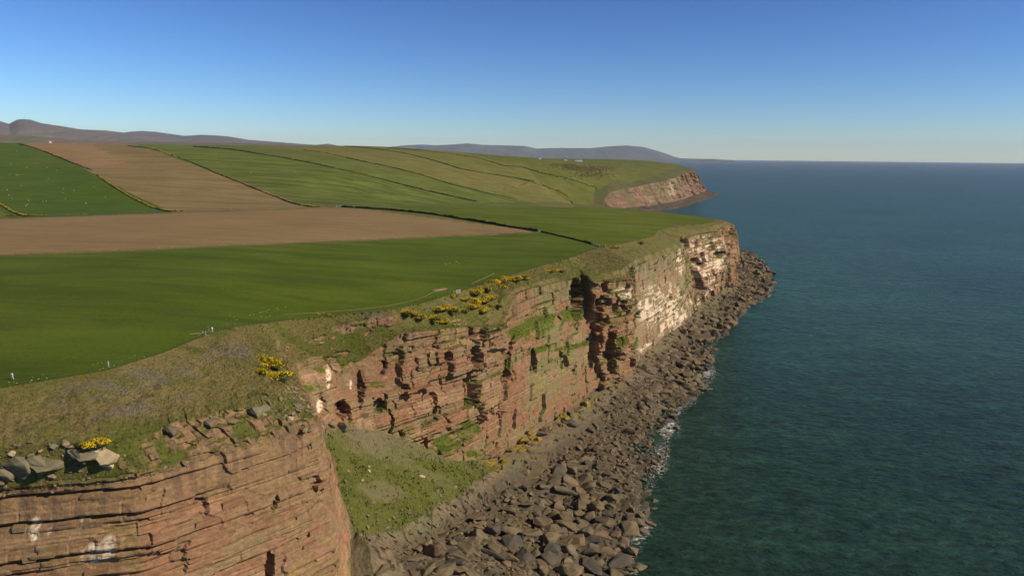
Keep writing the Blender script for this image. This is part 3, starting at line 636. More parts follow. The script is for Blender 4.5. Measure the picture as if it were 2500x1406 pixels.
# ------------------------------------------------------------------ far headland cliff
sf = np.linspace(0, len(FAR) - 1, 420); k0f = np.minimum(sf.astype(int), len(FAR) - 2); ff = (sf - k0f)[:, None, None]
fc = smooth_cols(FAR[k0f] * (1 - ff) + FAR[k0f + 1] * ff, 8)
fE = fc[:, 0].copy(); ftg = np.gradient(fc[:, 1, :2], axis=0); ftg /= np.linalg.norm(ftg, axis=1)[:, None]; fo = np.stack([ftg[:, 1], -ftg[:, 0]], 1)
fE[:, :2] -= fo * 25; fE[:, 2] = height(fE[:, 0], fE[:, 1]) - 4; fc[:, 0, 2] = height(fc[:, 0, 0], fc[:, 0, 1]) + .5
fU = fc[:, 3].copy(); fU[:, :2] += fo * 30; fU[:, 2] = -6
fr_ = np.concatenate([fE[:, None], fc, fU[:, None]], 1)
SB = [2, 10, 40, 14, 2]; vf = []
for k, q in enumerate(SB): vf += [k + j / q for j in range(q)]
vf.append(5); vf = np.array(vf); kf = np.minimum(vf.astype(int), 4); fvf = (vf - kf)[:, None, None]
FV = np.stack([fr_[:, k] for k in kf]) * (1 - fvf) + np.stack([fr_[:, k + 1] for k in kf]) * fvf
farc = np.concatenate([[0], np.cumsum(np.linalg.norm(np.diff(fc[:, 1, :2], axis=0), axis=1))]); FA = np.repeat(farc[None], len(vf), 0); FVV = np.repeat(vf[:, None], len(sf), 1)
wrf = sst(1.9, 2.05, FVV) * (1 - sst(2.95, 3.05, FVV)); ft = fbm(FA * .02, FV[..., 2] * .01, 161, 4); fz = FV[..., 2] + 6 * fbm(FA * .01, FA * 0, 162, 2)
cellf = np.floor(FA / 26 + 2 * fbm(FA * .01, FV[..., 2] * .01, 163, 2))
dF = 26 * (ft - .5) + 9 * (h2(cellf, 0, 164) - .5) + 5 * (h2(np.floor(fz / 9), cellf, 165) - .5) + 3 * (h2(np.floor(fz / 3.5), np.floor(FA / 11), 166) - .5)
FV[..., :2] += np.repeat(fo[None], len(vf), 0) * (dF * wrf)[..., None]
FV[..., 2] += sst(3.0, 3.1, FVV) * (1 - sst(3.9, 4, FVV)) * 5 * (fbm(FV[..., 0] * .05, FV[..., 1] * .05, 167, 3) - .4)
FPXg, FPYg = project(FV.reshape(-1, 3)); FPXg = FPXg.reshape(FV.shape[:2]); FPYg = FPYg.reshape(FV.shape[:2])
fcl = np.ones(FV.shape) * C(.185, .108, .066); fh = h2(np.floor(fz / 5), cellf, 168)
fcl = mixc(fcl, C(.235, .150, .092), sst(.5, .9, fh)); fcl = mixc(fcl, C(.17, .11, .07), sst(.6, .2, fh) * .6)
fcl = mixc(fcl, C(.13, .12, .05), sst(.52, .64, fbm(FA * .03, FV[..., 2] * .03, 169, 3)) * .7)
fcl = mixc(fcl, C(.36, .29, .19), np.exp(-((FPXg - 1640) / 9) ** 2) * (FPYg < 478) * sst(.35, .6, h2(np.floor(fz / 3.5), np.floor(FA / 9), 170)) + .5 * np.exp(-((FPXg - 1590) / 7) ** 2) * sst(.5, .7, fh))
fgr = np.ones(FV.shape) * C(.075, .085, .022); fgr = mixc(fgr, C(.11, .095, .035), sst(.45, .6, fbm(FV[..., 0] * .03, FV[..., 1] * .03, 171, 3)))
fpl = np.ones(FV.shape) * C(.12, .088, .06); fpl = mixc(fpl, C(.07, .055, .04), sst(.45, .6, fbm(FV[..., 0] * .05, FV[..., 1] * .05, 172, 3)))
ftint = np.where((FVV < 2)[..., None], fgr, np.where((FVV < 3.02)[..., None], fcl, fpl))
o = link('cliff', mesh_np('cliff', FV, grid_faces(len(vf), len(sf))[:, ::-1], M_ROCK, {'tint': ftint.reshape(-1, 3)})); tag(o, 'distant red cliff of the far headland with reef at its foot', kind='structure')
#PART2
# ------------------------------------------------------------------ far hills
def hill(name, label, Y, prof, base, cols_, seed, depth=.25, noise=.12):
    prof = np.array(prof, float); xs = np.linspace(prof[0, 0], prof[-1, 0], 420)
    ys = np.interp(xs, prof[:, 0], prof[:, 1]) + .8 * (fbm(xs * .09, xs * 0, seed, 4) - .5)
    top = np.array([Yd(a, b, Y) for a, b in zip(xs, ys)])
    rows = []; tr = np.concatenate([np.linspace(0, 1, 36), [1.06, 1.2]])
    for t in tr:
        y = Y * (1 - depth) + Y * depth * t; X = top[:, 0] * y / Y
        if t <= 1:
            sh = t ** .85; z = base + (top[:, 2] - base) * sh
            z = z + (top[:, 2] - base) * noise * 4 * t * (1 - t) * (fbm(X / (Y * .018), np.full_like(X, t * 3.1), seed + 3, 5) - .5) * 2
        else: z = base + (top[:, 2] - base) * (1 - (t - 1) * 3)
        rows.append(np.stack([X, np.full_like(X, y), z], 1))
    V = np.array(rows); n = fbm(V[..., 0] / (Y * .02), V[..., 1] / (Y * .06), seed + 5, 5); n_ = fbm(V[..., 0] / (Y * .006), V[..., 1] / (Y * .05), seed + 6, 3)
    t_ = np.repeat(tr[:, None], len(xs), 1)
    c = np.ones(V.shape) * C(*cols_[0]); c = mixc(c, C(*cols_[1]), sst(.42, .58, n)); c = mixc(c, C(*cols_[2]), sst(.75, .25, t_ + .5 * (n_ - .5)))
    c = mixc(c, C(*cols_[3]), .7 * sst(.55, .65, n_) * sst(.8, .3, t_))
    o = link(name, mesh_np(name, V, grid_faces(*V.shape[:2]), M_HILL, {'tint': c.reshape(-1, 3)}, True)); tag(o, label, kind='structure'); return V
M_HILL = mat_attr('hill_ground', .004, .85, 1.15, 0)
hill('hills', 'bare brown fells with a rocky top at the far left', 15000, [(-420, 300), (-200, 290), (-60, 286), (0, 296), (22, 303), (31, 298), (42, 292.5), (58, 291), (75, 292.5), (100, 301), (140, 307), (200, 316.5), (260, 319), (300, 324), (360, 334), (450, 344), (560, 353), (720, 364)], 30,
     [(.135, .10, .082), (.10, .085, .078), (.14, .115, .07), (.07, .08, .05)], 201)
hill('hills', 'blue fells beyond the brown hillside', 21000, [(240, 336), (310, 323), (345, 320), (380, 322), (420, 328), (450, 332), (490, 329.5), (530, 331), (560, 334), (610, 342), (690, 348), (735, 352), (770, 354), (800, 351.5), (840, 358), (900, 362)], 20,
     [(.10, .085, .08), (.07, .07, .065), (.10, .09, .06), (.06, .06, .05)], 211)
HV = hill('hills', 'pale farmland rising behind the left skyline', 7200, [(-420, 326), (-60, 327), (0, 328), (60, 331), (140, 338), (250, 345), (400, 347), (520, 348), (640, 351), (740, 356), (840, 363)], 40,
     [(.16, .105, .07), (.105, .11, .05), (.08, .105, .045), (.04, .055, .035)], 221, depth=.22)
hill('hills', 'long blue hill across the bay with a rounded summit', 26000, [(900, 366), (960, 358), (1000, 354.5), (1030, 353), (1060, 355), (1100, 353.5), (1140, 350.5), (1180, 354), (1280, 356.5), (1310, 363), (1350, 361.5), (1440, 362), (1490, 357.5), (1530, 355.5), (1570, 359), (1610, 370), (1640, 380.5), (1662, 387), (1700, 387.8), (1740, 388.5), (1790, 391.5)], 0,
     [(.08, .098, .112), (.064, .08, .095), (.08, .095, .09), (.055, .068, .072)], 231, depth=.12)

# ------------------------------------------------------------------ picking on the coast
FIN = LV.reshape(-1, 3); FX, FY = project(FIN); FVf = VVg.ravel(); FTf = TTg.ravel(); FD = np.linalg.norm(FIN - CPOS, axis=1)
FNZ = NZ.ravel(); FONx = ON.reshape(-1, 2); FTINT = tint.reshape(-1, 3)
def lhit(px, py, vlo=0, vhi=10, tlo=-1, thi=99):
    d2 = (FX - px) ** 2 + (FY - py) ** 2; ok = (FVf >= vlo) & (FVf <= vhi) & (FTf >= tlo) & (FTf <= thi)
    near_ = ok & (d2 < 30)
    if near_.any():
        idx = np.flatnonzero(near_); return idx[np.argmin(FD[idx] + 3 * np.sqrt(d2[idx]))]
    return int(np.argmin(np.where(ok, d2, 1e12)))
def ground(px, py):
    """terrain or coast, whichever the photo pixel shows"""
    q = hit(px, py)
    k = lhit(px, py, 0, 6.99)
    if not in_poly(np.array([q[0]]), np.array([q[1]]), poly_land)[0]: return FIN[k].copy()
    if (FX[k] - px) ** 2 + (FY[k] - py) ** 2 < 25 and FD[k] < np.linalg.norm(q - CPOS) + 3: return FIN[k].copy()
    return q

ordw = ['leftmost'] + [w_ + ' from left' for w_ in 'second third fourth fifth sixth seventh eighth ninth tenth eleventh twelfth thirteenth fourteenth fifteenth sixteenth seventeenth eighteenth nineteenth twentieth twentyfirst twentysecond twentythird twentyfourth twentyfifth twentysixth twentyseventh twentyeighth'.split()]
# ------------------------------------------------------------------ bushes, hedges
M_GORSE = mat_plain('gorse_foliage', (.040, .048, .012), .9, .5, 1.2)
M_FLOWER = mat_plain('gorse_flower', (.60, .41, .010), .8, .35, 1.5)
M_HEDGE = mat_plain('hedge_foliage', (.030, .034, .010), .95, .45, .6)
M_BRACKEN = mat_plain('bracken', (.105, .072, .032), .95, .4, .3)
def leaf_cloud(n, rx, ry, rz, seed, size, shell=.55, up=0.0):
    r = np.random.default_rng(seed); d = r.normal(size=(n, 3)); d[:, 2] = np.abs(d[:, 2]) + up; d /= np.linalg.norm(d, axis=1)[:, None]
    lump = .72 + .5 * fbm(d[:, 0] * 2.2 + 9, d[:, 1] * 2.2 + d[:, 2], seed, 2)
    rad_ = lump * (shell + (1 - shell) * r.random(n) ** .5); c = d * rad_[:, None] * np.array([rx, ry, rz])
    a = r.normal(size=(n, 3)); a /= np.linalg.norm(a, axis=1)[:, None]; b = np.cross(d + .5 * r.normal(size=(n, 3)), a); b /= np.linalg.norm(b, axis=1)[:, None]
    s_ = size * (.6 + .8 * r.random(n))[:, None]
    V = np.stack([c - a * s_, c + a * s_ * .6 + b * s_ * .5, c + b * s_ * 1.1], 1)
    return V.reshape(-1, 3), np.arange(3 * n).reshape(-1, 3)
def core(rx, ry, rz, seed):
    bm = bmesh.new(); bmesh.ops.create_icosphere(bm, subdivisions=2, radius=1)
    for v in bm.verts:
        c = v.co; k = .62 + .45 * float(fbm(np.array(c.x * 1.7 + c.z + 5), np.array(c.y * 1.7 - c.z), seed, 2)); v.co = Vector((c.x * rx * k, c.y * ry * k, c.z * rz * k if c.z > 0 else c.z * rz * .25))
    V = np.array([v.co[:] for v in bm.verts]); F_ = np.array([[v.index for v in f.verts] for f in bm.faces]); bm.free(); return V, F_
def join(parts):
    V = []; F_ = []; o = 0
    for a, b in parts: V.append(a); F_.append(b + o); o += len(a)
    return np.concatenate(V), np.concatenate(F_)
GB = []
for k in range(6):
    r = random.Random(40 + k); pf_ = []; pl_ = []
    for j in range(7):
        ox, oy, q_ = r.uniform(-.75, .75), r.uniform(-.7, .7), r.uniform(.30, .62); o_ = np.array([ox, oy, 0]); hz_ = q_ * r.uniform(.75, 1.5)
        V, F_ = core(q_, q_, hz_ * .9, 300 + 9 * k + j); pf_.append((V * .92 + o_, F_)); V, F_ = leaf_cloud(150, q_ * 1.1, q_ * 1.1, hz_, 310 + 9 * k + j, .085); pf_.append((V + o_, F_))
        n_ = int([230, 160, 95, 36, 200, 70][k] * r.uniform(.3, 1.5)); V, F_ = leaf_cloud(n_, q_ * 1.14, q_ * 1.14, hz_ * 1.06, 320 + 9 * k + j, .075, .92, r.uniform(.1, .6)); pl_.append((V + o_ + np.array([.03, -.02, .02]), F_))
    V, F_ = join(pf_); fm = mesh_np('gorse_bush', V, F_, M_GORSE); V, F_ = join(pl_); GB.append((fm, mesh_np('flowers', V, F_, M_FLOWER)))
def bush(p, rx, ry, rz, rot, var, label, group):
    o = link('gorse_bush', GB[var][0], loc=p); o.scale = (rx, ry, rz); o.rotation_euler = (0, 0, rot); tag(o, label, 'bush', group)
    tag(link('flowers', GB[var][1], o), kind='stuff'); return o
BL = [  # px, py, plan size, height, flower variant, label
    (652, 890, 3.2, 2.2, 0, 'upper half of the tall blazing yellow gorse on the near headland'), (668, 918, 2.9, 1.9, 0, 'lower half of the tall yellow gorse on the near headland'),
    (640, 905, 2.2, 1.5, 1, 'small yellow gorse clump left of the tall headland gorse'), (238, 1075, 2.5, 1.3, 0, 'lone yellow gorse above the grey broken slabs'),
    (203, 1082, 1.2, .8, 3, 'little green gorse left of the lone yellow one'),
    (985, 762, 2.6, 1.3, 1, 'leftmost gorse of the long low clifftop row'), (1006, 765, 2.8, 1.4, 1, 'second gorse from the left in the clifftop row'), (1030, 771, 2.8, 1.4, 2, 'third gorse from the left in the clifftop row, half green'),
    (1055, 776, 2.6, 1.4, 1, 'fourth gorse from the left in the clifftop row'), (1078, 784, 2.2, 1.6, 0, 'yellow gorse hanging over the red cliff edge'),
    (1072, 752, 3.0, 1.5, 0, 'gorse at the left end of the upper yellow bank'), (1098, 755, 3.2, 1.6, 1, 'gorse in the middle of the upper yellow bank'), (1122, 762, 3.0, 1.5, 2, 'greenish gorse under the upper yellow bank'),
    (1108, 722, 2.2, 1.0, 1, 'small gorse just below the clifftop gate boards'), (1128, 730, 2.4, 1.1, 1, 'small gorse right of the clifftop gate boards'),
    (1160, 712, 3.4, 2.0, 0, 'big yellow gorse at the top left of the steep bank'), (1188, 706, 3.2, 2.0, 1, 'yellow gorse on the steep bank near the field'), (1168, 735, 3.4, 2.1, 0, 'big yellow gorse halfway down the steep bank'),
    (1195, 728, 3.0, 2.0, 1, 'yellow gorse beside the biggest one on the steep bank'), (1152, 748, 2.8, 1.7, 0, 'low yellow gorse at the left of the steep bank'), (1178, 757, 3.0, 1.8, 0, 'lowest bright gorse of the steep bank'),
    (1205, 748, 2.6, 1.7, 2, 'dark green gorse at the right of the steep bank'), (1215, 690, 3.4, 2.0, 1, 'yellow gorse on the rim above the olive wall'), (1245, 682, 3.6, 2.2, 0, 'bright gorse on the rim above the olive wall'), (1272, 678, 3.2, 2.0, 2, 'fading gorse at the right end of the rim bank'),
    (1232, 700, 2.8, 1.8, 2, 'green gorse just under the rim bank'), (1335, 662, 2.8, 1.3, 1, 'small gorse left of the pair above the dark gully'), (1362, 660, 2.6, 1.2, 1, 'small gorse right of the pair above the dark gully'),
    (730, 772, 2.4, 1.0, 3, 'dull gorse by the fence above the recess'), (765, 769, 2.6, 1.1, 2, 'russet gorse by the fence above the recess'), (800, 768, 2.4, 1.0, 3, 'dull gorse right of the russet one by the fence'),
    (1495, 604, 3.4, 1.3, 2, 'low gorse beside the white field gate posts'), (1560, 592, 4.0, 1.4, 3, 'low green gorse on the rim above the pale wall')]
for (a, b, s_, h_, v_, lb) in BL:
    q = ground(a, b); q[2] -= .35; bush(q, s_ * 1.5, s_ * (.9 + .4 * rng.random()), 1.5 * h_, rng.random() * 6, v_ if v_ else (0, 4)[len(lb) % 2], lb, 'gorse bushes on the clifftop')
# gorse at the foot of the hillside and on the far headland
FB = [(35, 527, 7), (60, 526, 6), (85, 525, 6), (5, 529, 7), (165, 524, 5), (190, 523, 5), (208, 523, 5), (935, 506, 6), (955, 506, 5), (985, 505, 6), (1025, 503, 7), (1050, 502, 6), (1078, 501, 8), (1104, 500.5, 8), (1128, 501, 7),
      (1175, 500, 8), (1205, 499, 9), (1232, 500, 8), (1252, 502, 7), (1318, 421, 12), (1340, 425, 12), (1358, 431, 13), (1376, 437, 13), (1392, 431, 9), (1418, 437, 10), (1468, 461, 12), (1340, 460, 9), (1364, 463, 9), (1380, 474, 8), (1392, 492, 9)]
for k, (a, b, s_) in enumerate(FB):
    q = hit(a, b, 800 if a < 500 else 1180); q[2] -= .4
    zone = 'at the foot of the striped left pastures' if a < 300 else ('at the foot of the green hillside' if a < 1300 else 'on the far headland')
    bush(q, s_ * .55, s_ * .4, s_ * .28, 0, k % 3, 'yellow gorse patch ' + zone + ', ' + ordw[k if k < 7 else (k - 7 if k < 20 else k - 20)], 'gorse patches far off')

def hedge(pts, label, hgt=2.2, wid=2.6, step=2.5, flower=.35, seed=0, mat=None, gap=0.0, cat='hedge', y0=None):
    y0f = lambda px: 130 if seed in (411, 412) else (800 if px < 500 else (1000 if px < 765 else 1180))
    P = np.array([hit(p[0], p[1], y0f(p[0])) for p in pts])
    if seed not in (411, 412, 414):
        lim = np.array([y0f(p[0]) * 1.03 for p in pts]); P = P[P[:, 1] > lim]
        if len(P) > 1 and P[-1, 1] < P[0, 1] and seed != 410: P = np.concatenate([P, (P[-1] + (P[-1] - P[-2]) * (60 / np.linalg.norm(P[-1] - P[-2])))[None]])
    L_ = np.concatenate([[0], np.cumsum(np.linalg.norm(np.diff(P, axis=0), axis=1))])
    s_ = np.arange(0, L_[-1], step); X = np.interp(s_, L_, P[:, 0]); Y_ = np.interp(s_, L_, P[:, 1])
    X = X + 1.2 * (fbm(s_ * .05, s_ * 0, seed, 3) - .5) * 2; Zg = height(X, Y_)
    tx = np.gradient(X); ty = np.gradient(Y_); ln = np.hypot(tx, ty); nx, ny = ty / ln, -tx / ln
    hgt, wid = (hgt, wid) if seed in (411, 412) else (hgt * .72, wid * .62)
    hh = hgt * (.55 + .9 * fbm(s_ * .13, s_ * 0 + 3, seed + 1, 3)); ww = wid * (.7 + .6 * fbm(s_ * .1, s_ * 0 + 8, seed + 2, 2))
    if gap: 
        gmk = sst(gap - .06, gap + .02, fbm(s_ * .03, s_ * 0 + 4, seed + 8, 3)); hh = hh * gmk + .05; ww = ww * (.2 + .8 * gmk)
    sec = [(-.5, -.15), (-.48, .5), (-.22, .92), (.1, 1.0), (.38, .7), (.5, -.15)]
    rows = []
    for k, (u, v) in enumerate(sec):
        j = .25 * (h2(np.arange(len(s_)), k, seed) - .5); j2 = .3 * (h2(np.arange(len(s_)), k, seed + 5) - .5) * (v > 0)
        rows.append(np.stack([X + nx * ww * (u + j), Y_ + ny * ww * (u + j), Zg + hh * (v + j2)], 1))
    V = np.array(rows); Fh = grid_faces(len(sec), len(s_))
    o = link('hedge' if cat == 'hedge' else cat, mesh_np('hedge', V, Fh, mat or M_HEDGE)); tag(o, label, cat, 'field boundary hedges')
    if flower > 0:
        fl = fbm(s_ * .02, s_ * 0 + 7, seed + 9, 3) + .15 * h2(np.arange(len(s_)), 1, seed + 6); thr = np.quantile(fl, 1 - flower); idx = np.flatnonzero(fl > thr)
        r = np.random.default_rng(seed + 40); tri = []
        idx = np.repeat(idx, 3); u = r.uniform(-.35, .4, len(idx)); c = np.stack([X[idx] + nx[idx] * ww[idx] * u + r.normal(0, step * .3, len(idx)), Y_[idx] + ny[idx] * ww[idx] * u + r.normal(0, step * .3, len(idx)), Zg[idx] + hh[idx] * (1.02 - .35 * np.abs(u))], 1)
        sz = step * .30 * (.6 + .8 * r.random(len(idx)))[:, None]
        dx_ = np.array([1, .2, .15]); dy_ = np.array([-.2, 1, .25])
        V = np.stack([c - dx_ * sz, c + dx_ * sz - dy_ * sz * .5, c + dy_ * sz, c + np.array([0, 0, .55]) * sz], 1).reshape(-1, 3)
        b4 = np.arange(len(idx))[:, None] * 4; Ft = np.concatenate([b4 + np.array([0, 1, 3]), b4 + np.array([1, 2, 3]), b4 + np.array([2, 0, 3])])
        tag(link('flowers', mesh_np('flowers', V, Ft, M_FLOWER), o), kind='stuff')
    return o
hedge([(46, 353), (80, 360), (110, 371), (150, 387), (202, 408)], 'dark hedge left of the reddish brown patch', 2.6, 3.4, 3, .10, 401)
hedge([(236, 428), (262, 447), (300, 470), (350, 497), (417, 517)], 'gorse yellow hedge between green pasture and brown stubble', 2.8, 4.2, 2.2, .8, 402)
hedge([(312, 357.5), (370, 363), (430, 384), (520, 420), (600, 452), (680, 483), (750, 504)], 'hedge flecked yellow right of the brown stubble', 2.8, 3.6, 3, .3, 403)
hedge([(472, 358.5), (560, 365), (640, 378), (700, 388), (830, 415), (900, 431), (1000, 456), (1100, 479), (1190, 499)], 'longest dark hedge down the middle of the hillside', 3.2, 4.2, 3, .06, 404)
hedge([(740, 367), (850, 387), (900, 398), (1000, 420), (1100, 450), (1200, 475), (1318, 500)], 'thin dark hedge below the olive field', 2.8, 3.4, 3, .05, 405)
hedge([(842, 358), (930, 366), (1000, 378), (1120, 412), (1180, 423), (1258, 435)], 'dark hedge ending in the middle of the olive fields', 2.8, 3.6, 3, 0, 406)
hedge([(945, 362), (1100, 376), (1160, 386), (1230, 405), (1270, 408), (1330, 425), (1400, 441), (1456, 456)], 'highest hedge along the skyline field to the far cliff', 2.8, 3.8, 3, .12, 407)
hedge([(1262, 436), (1310, 448), (1350, 462), (1388, 480), (1397, 496)], 'broken hedge near the far cliff', 2.6, 3.2, 3, .3, 408, gap=.45)
hedge([(1195, 469), (1230, 462), (1260, 455), (1292, 445)], 'brown bracken line crossing the olive field', 1.6, 7, 3, .25, 409, M_BRACKEN, gap=.4)
hedge([(1456, 457), (1456, 464), (1457, 471), (1459, 478)], 'short hedge down the edge of the far cliff', 2.4, 3, 3, 0, 410)
hedge([(834, 506.5), (930, 512), (1000, 518), (1060, 525), (1130, 536), (1220, 551), (1312, 566)], 'thick dark hedge between ploughed field and bright pasture', 2.1, 2.5, 1.6, .10, 411)
hedge([(1324, 567), (1390, 582.5), (1430, 593), (1446, 598)], 'low hedge running towards the white gate posts', 1.35, 1.6, 1.4, 0, 412)
hedge([(-60, 462), (-25, 482), (0, 499), (20, 511), (48, 525)], 'gorse yellow hedge at the left edge of the picture', 2.8, 4, 2.2, .8, 413)
hedge([(-40, 529.5), (60, 527), (110, 526.5)], 'low gorse hedge behind the ploughed field at far left', 1.4, 2.6, 2, .6, 414)
hedge([(200, 408.5), (100, 409.5), (-30, 410.5)], 'faint thin hedge between the two left sheep pastures', .7, 1.2, 3, 0, 415)

# rough grass verges along the field edges (draped strips)
def strip(pts, width, lift, name, label, mat, step=3.0, kind='structure', wob=.4, seed=0, fn=None):
    P = np.array([(fn or hit)(*p) for p in pts]); L_ = np.concatenate([[0], np.cumsum(np.linalg.norm(np.diff(P, axis=0), axis=1))])
    s_ = np.linspace(0, L_[-1], max(4, int(L_[-1] / step))); X = np.interp(s_, L_, P[:, 0]); Y_ = np.interp(s_, L_, P[:, 1])
    tx = np.gradient(X); ty = np.gradient(Y_); ln = np.hypot(tx, ty); nx, ny = ty / ln, -tx / ln; rows = []
    for k, u in enumerate((-.5, -.2, .2, .5)):
        wv = width * (u + wob * (fbm(s_ * .15, s_ * 0 + k, seed + 500 + k, 3) - .5)); x = X + nx * wv; y = Y_ + ny * wv
        rows.append(np.stack([x, y, height(x, y) + (lift if abs(u) < .3 else -.15)], 1))
    V = np.array(rows); o = link(name, mesh_np(name, V, grid_faces(4, len(s_)), mat, {'tint': np.tile(C(.10, .085, .03), (V.shape[0] * V.shape[1], 1)) * (.7 + .7 * fbm(V[..., 0].ravel() * .1, V[..., 1].ravel() * .1, seed, 3))[:, None]}))
    tag(o, label, kind=kind); return o
strip([(-60, 627), (0, 624.5), (320, 613), (640, 598), (1000, 582), (1316, 568)], 5, .45, 'verge', 'rough verge between ploughed field and near pasture', M_TURF)
strip([(-60, 534), (0, 532), (415, 521), (640, 514), (830, 507)], 9, .5, 'verge', 'rough verge behind the ploughed field', M_TURF)
M_PATH = mat_plain('trodden_earth', (.125, .112, .042), .95, .2, .6)
strip([(690, 768), (800, 761), (900, 753), (950, 746), (1005, 735), (1040, 723), (1064, 709)], .6, .16, 'footpath', 'pale trodden path along the clifftop field edge', M_PATH, 1.0, wob=.9)
strip([(1056, 710.5), (1070, 708.5), (1088, 705)], 4.5, .26, 'footpath', 'bare trampled earth patch by the clifftop fence', mat_plain('red_earth', (.25, .165, .095), .95, .2, .8), .7, seed=3)
strip([(1150, 694), (1180, 680), (1206, 668)], .9, .24, 'footpath', 'short pale path above the gorse bank', M_PATH, 1, seed=4)

# ------------------------------------------------------------------ fences
M_WOOD = mat_plain('weathered_wood', (.075, .06, .042), .9, .3, 4)
M_PALE = mat_plain('pale_wood', (.36, .32, .25), .85, .15, 2)
M_WIRE = mat_plain('fence_wire', (.05, .05, .04), .9, .1, 2)
def box(sx, sy, sz, bev=.0, z0=0.0):
    bm = bmesh.new(); bmesh.ops.create_cube(bm, size=1)
    for v in bm.verts: v.co = Vector((v.co.x * sx, v.co.y * sy, (v.co.z + .5) * sz + z0))
    if bev: bmesh.ops.bevel(bm, geom=bm.edges[:], offset=bev, segments=1, affect='EDGES')
    V = np.array([v.co[:] for v in bm.verts]); Fs = [[v.index for v in f.verts] for f in bm.faces]; bm.free(); return V, Fs
def me_box(name, mat, *a, **k):
    V, Fs = box(*a, **k); me = bpy.data.meshes.new(name); me.from_pydata([tuple(v) for v in V], [], Fs); me.materials.append(mat); return me
def boxes_mesh(name, mat, L):
    VV_ = []; FF = []
    for (c, sx, sy, sz, rz) in L:
        V, Fs = box(sx, sy, sz); cs, sn = math.cos(rz), math.sin(rz); o = len(VV_)
        VV_ += [(c[0] + x * cs - y * sn, c[1] + x * sn + y * cs, c[2] + z) for x, y, z in V]; FF += [[i + o for i in f] for f in Fs]
    me = bpy.data.meshes.new(name); me.from_pydata(VV_, [], FF); me.materials.append(mat); return me
POST = me_box('post', M_WOOD, .16, .16, 1.45, bev=.02, z0=-.25)
POST2 = me_box('post', M_PALE, .18, .18, 1.5, bev=.02, z0=-.25)
def fence(poly, label, spacing, wires=(.5, .85, 1.1), pale=.0, seed=0, name='fence'):
    L_ = np.concatenate([[0], np.cumsum(np.linalg.norm(np.diff(poly[:, :2], axis=0), axis=1))]); s_ = np.arange(0, L_[-1], spacing)
    X = np.interp(s_, L_, poly[:, 0]); Y_ = np.interp(s_, L_, poly[:, 1]); Zg = height(X, Y_)
    root = bpy.data.objects.new(name, None); COL.objects.link(root); root.location = (X[0], Y_[0], Zg[0]); tag(root, label, 'fence')
    r = np.random.default_rng(seed)
    for k in range(len(s_)):
        p = link('post', POST2 if r.random() < pale else POST, root, (X[k] - X[0], Y_[k] - Y_[0], Zg[k] - Zg[0])); p.rotation_euler = (r.normal(0, .05), r.normal(0, .05), r.random()); p.scale = (1, 1, .9 + .2 * r.random())
    V = []; Fq = []
    P = np.stack([X - X[0], Y_ - Y_[0], Zg - Zg[0]], 1)
    for h_ in wires:
        for k in range(len(P) - 1):
            a, b = P[k], P[k + 1]; o = len(V); t = .012
            V += [a + (0, 0, h_ - t), a + (0, 0, h_ + t), b + (0, 0, h_ + t), b + (0, 0, h_ - t), a + (.012, .012, h_), b + (.012, .012, h_)]
            Fq += [[o, o + 1, o + 4], [o + 1, o + 2, o + 5], [o + 3, o, o + 4], [o + 1, o + 5, o + 4], [o + 3, o + 4, o + 5], [o + 2, o + 3, o + 5]]
    link('wire', mesh_np('wire', np.array(V), np.array(Fq), M_WIRE), root); return root
cf = cols[(tt > .35) & (tt < 18.9), 0]
fence(cf, 'long post and wire fence along the clifftop', 3.3, seed=1)
ff_ = np.array([hit(*p) for p in [(-40, 626), (0, 624), (320, 612.5), (640, 597.5), (1000, 581), (1314, 567.5)]])
fence(ff_, 'post and wire fence in front of the ploughed field', 7.0, (.6, 1.05), .2, 2)
fb_ = np.array([hit(*p) for p in [(20, 527), (200, 525), (415, 519), (640, 512), (828, 506)]])
fence(fb_, 'distant fence behind the ploughed field', 14, (.8,), .3, 3)

def thing_at(name, p, label, cat, rz=0, group=None):
    o = bpy.data.objects.new(name, None); COL.objects.link(o); o.location = p; o.rotation_euler = (0, 0, rz); return tag(o, label, cat, group)
# gates and stiles
q = ground(1118, 716); g = thing_at('field_gate', q, 'three pale boards of a clifftop gate above the gorse', 'gate', .35)
for x, hh in ((-1.7, 1.5), (-.55, 1.75), (.75, 1.9)): 
    b_ = link('board', me_box('board', M_PALE, 1.0, .12, hh, bev=.02, z0=-.1), g, (x, .12 * x, .15)); link('post', POST, b_, (.56, .05, 0))
link('rail', me_box('rail', M_PALE, 1.6, .1, .14), g, (-3.0, -.2, .5))
q = hit(1470, 604.5); g = thing_at('field_gate', q, 'white gate posts with dark rails at the hedge end', 'gate', -.35)
for x in (-2.0, 2.2): link('gate_post', me_box('gate_post', M_PALE, .5, .5, 2.1, bev=.05, z0=-.2), g, (x, 0, 0))
for z in (.5, .95, 1.4): link('rail', me_box('rail', M_WOOD, 4.0, .08, .16), g, (.1, 0, z))
a, b = hit(1441, 596.5), hit(1466, 603.5); d_ = b - a
w_ = link('field_wall', me_box('field_wall', M_PALE, float(np.linalg.norm(d_[:2])), .5, 1.2, bev=.08, z0=-.3), loc=.5 * (a + b)); w_.rotation_euler = (0, math.atan2(-d_[2], np.linalg.norm(d_[:2])), math.atan2(d_[1], d_[0])); tag(w_, 'short pale topped wall leading to the white gate posts', 'wall')
q = hit(826, 506.5); g = thing_at('field_gate', q, 'distant pale gate at the top corner of the ploughed field', 'gate')
for x in (-2.2, 2.2): link('gate_post', me_box('gate_post', M_PALE, .7, .5, 3.0, bev=.05, z0=-.3), g, (x, 0, 0))
for z in (.5, 1.0, 1.5, 2.0): link('rail', me_box('rail', M_PALE, 4.0, .1, .22), g, (0, 0, z))
q = hit(1318, 567.5); g = thing_at('field_gate', q, 'small leaning pale gate where fence meets hedge', 'gate', .2)
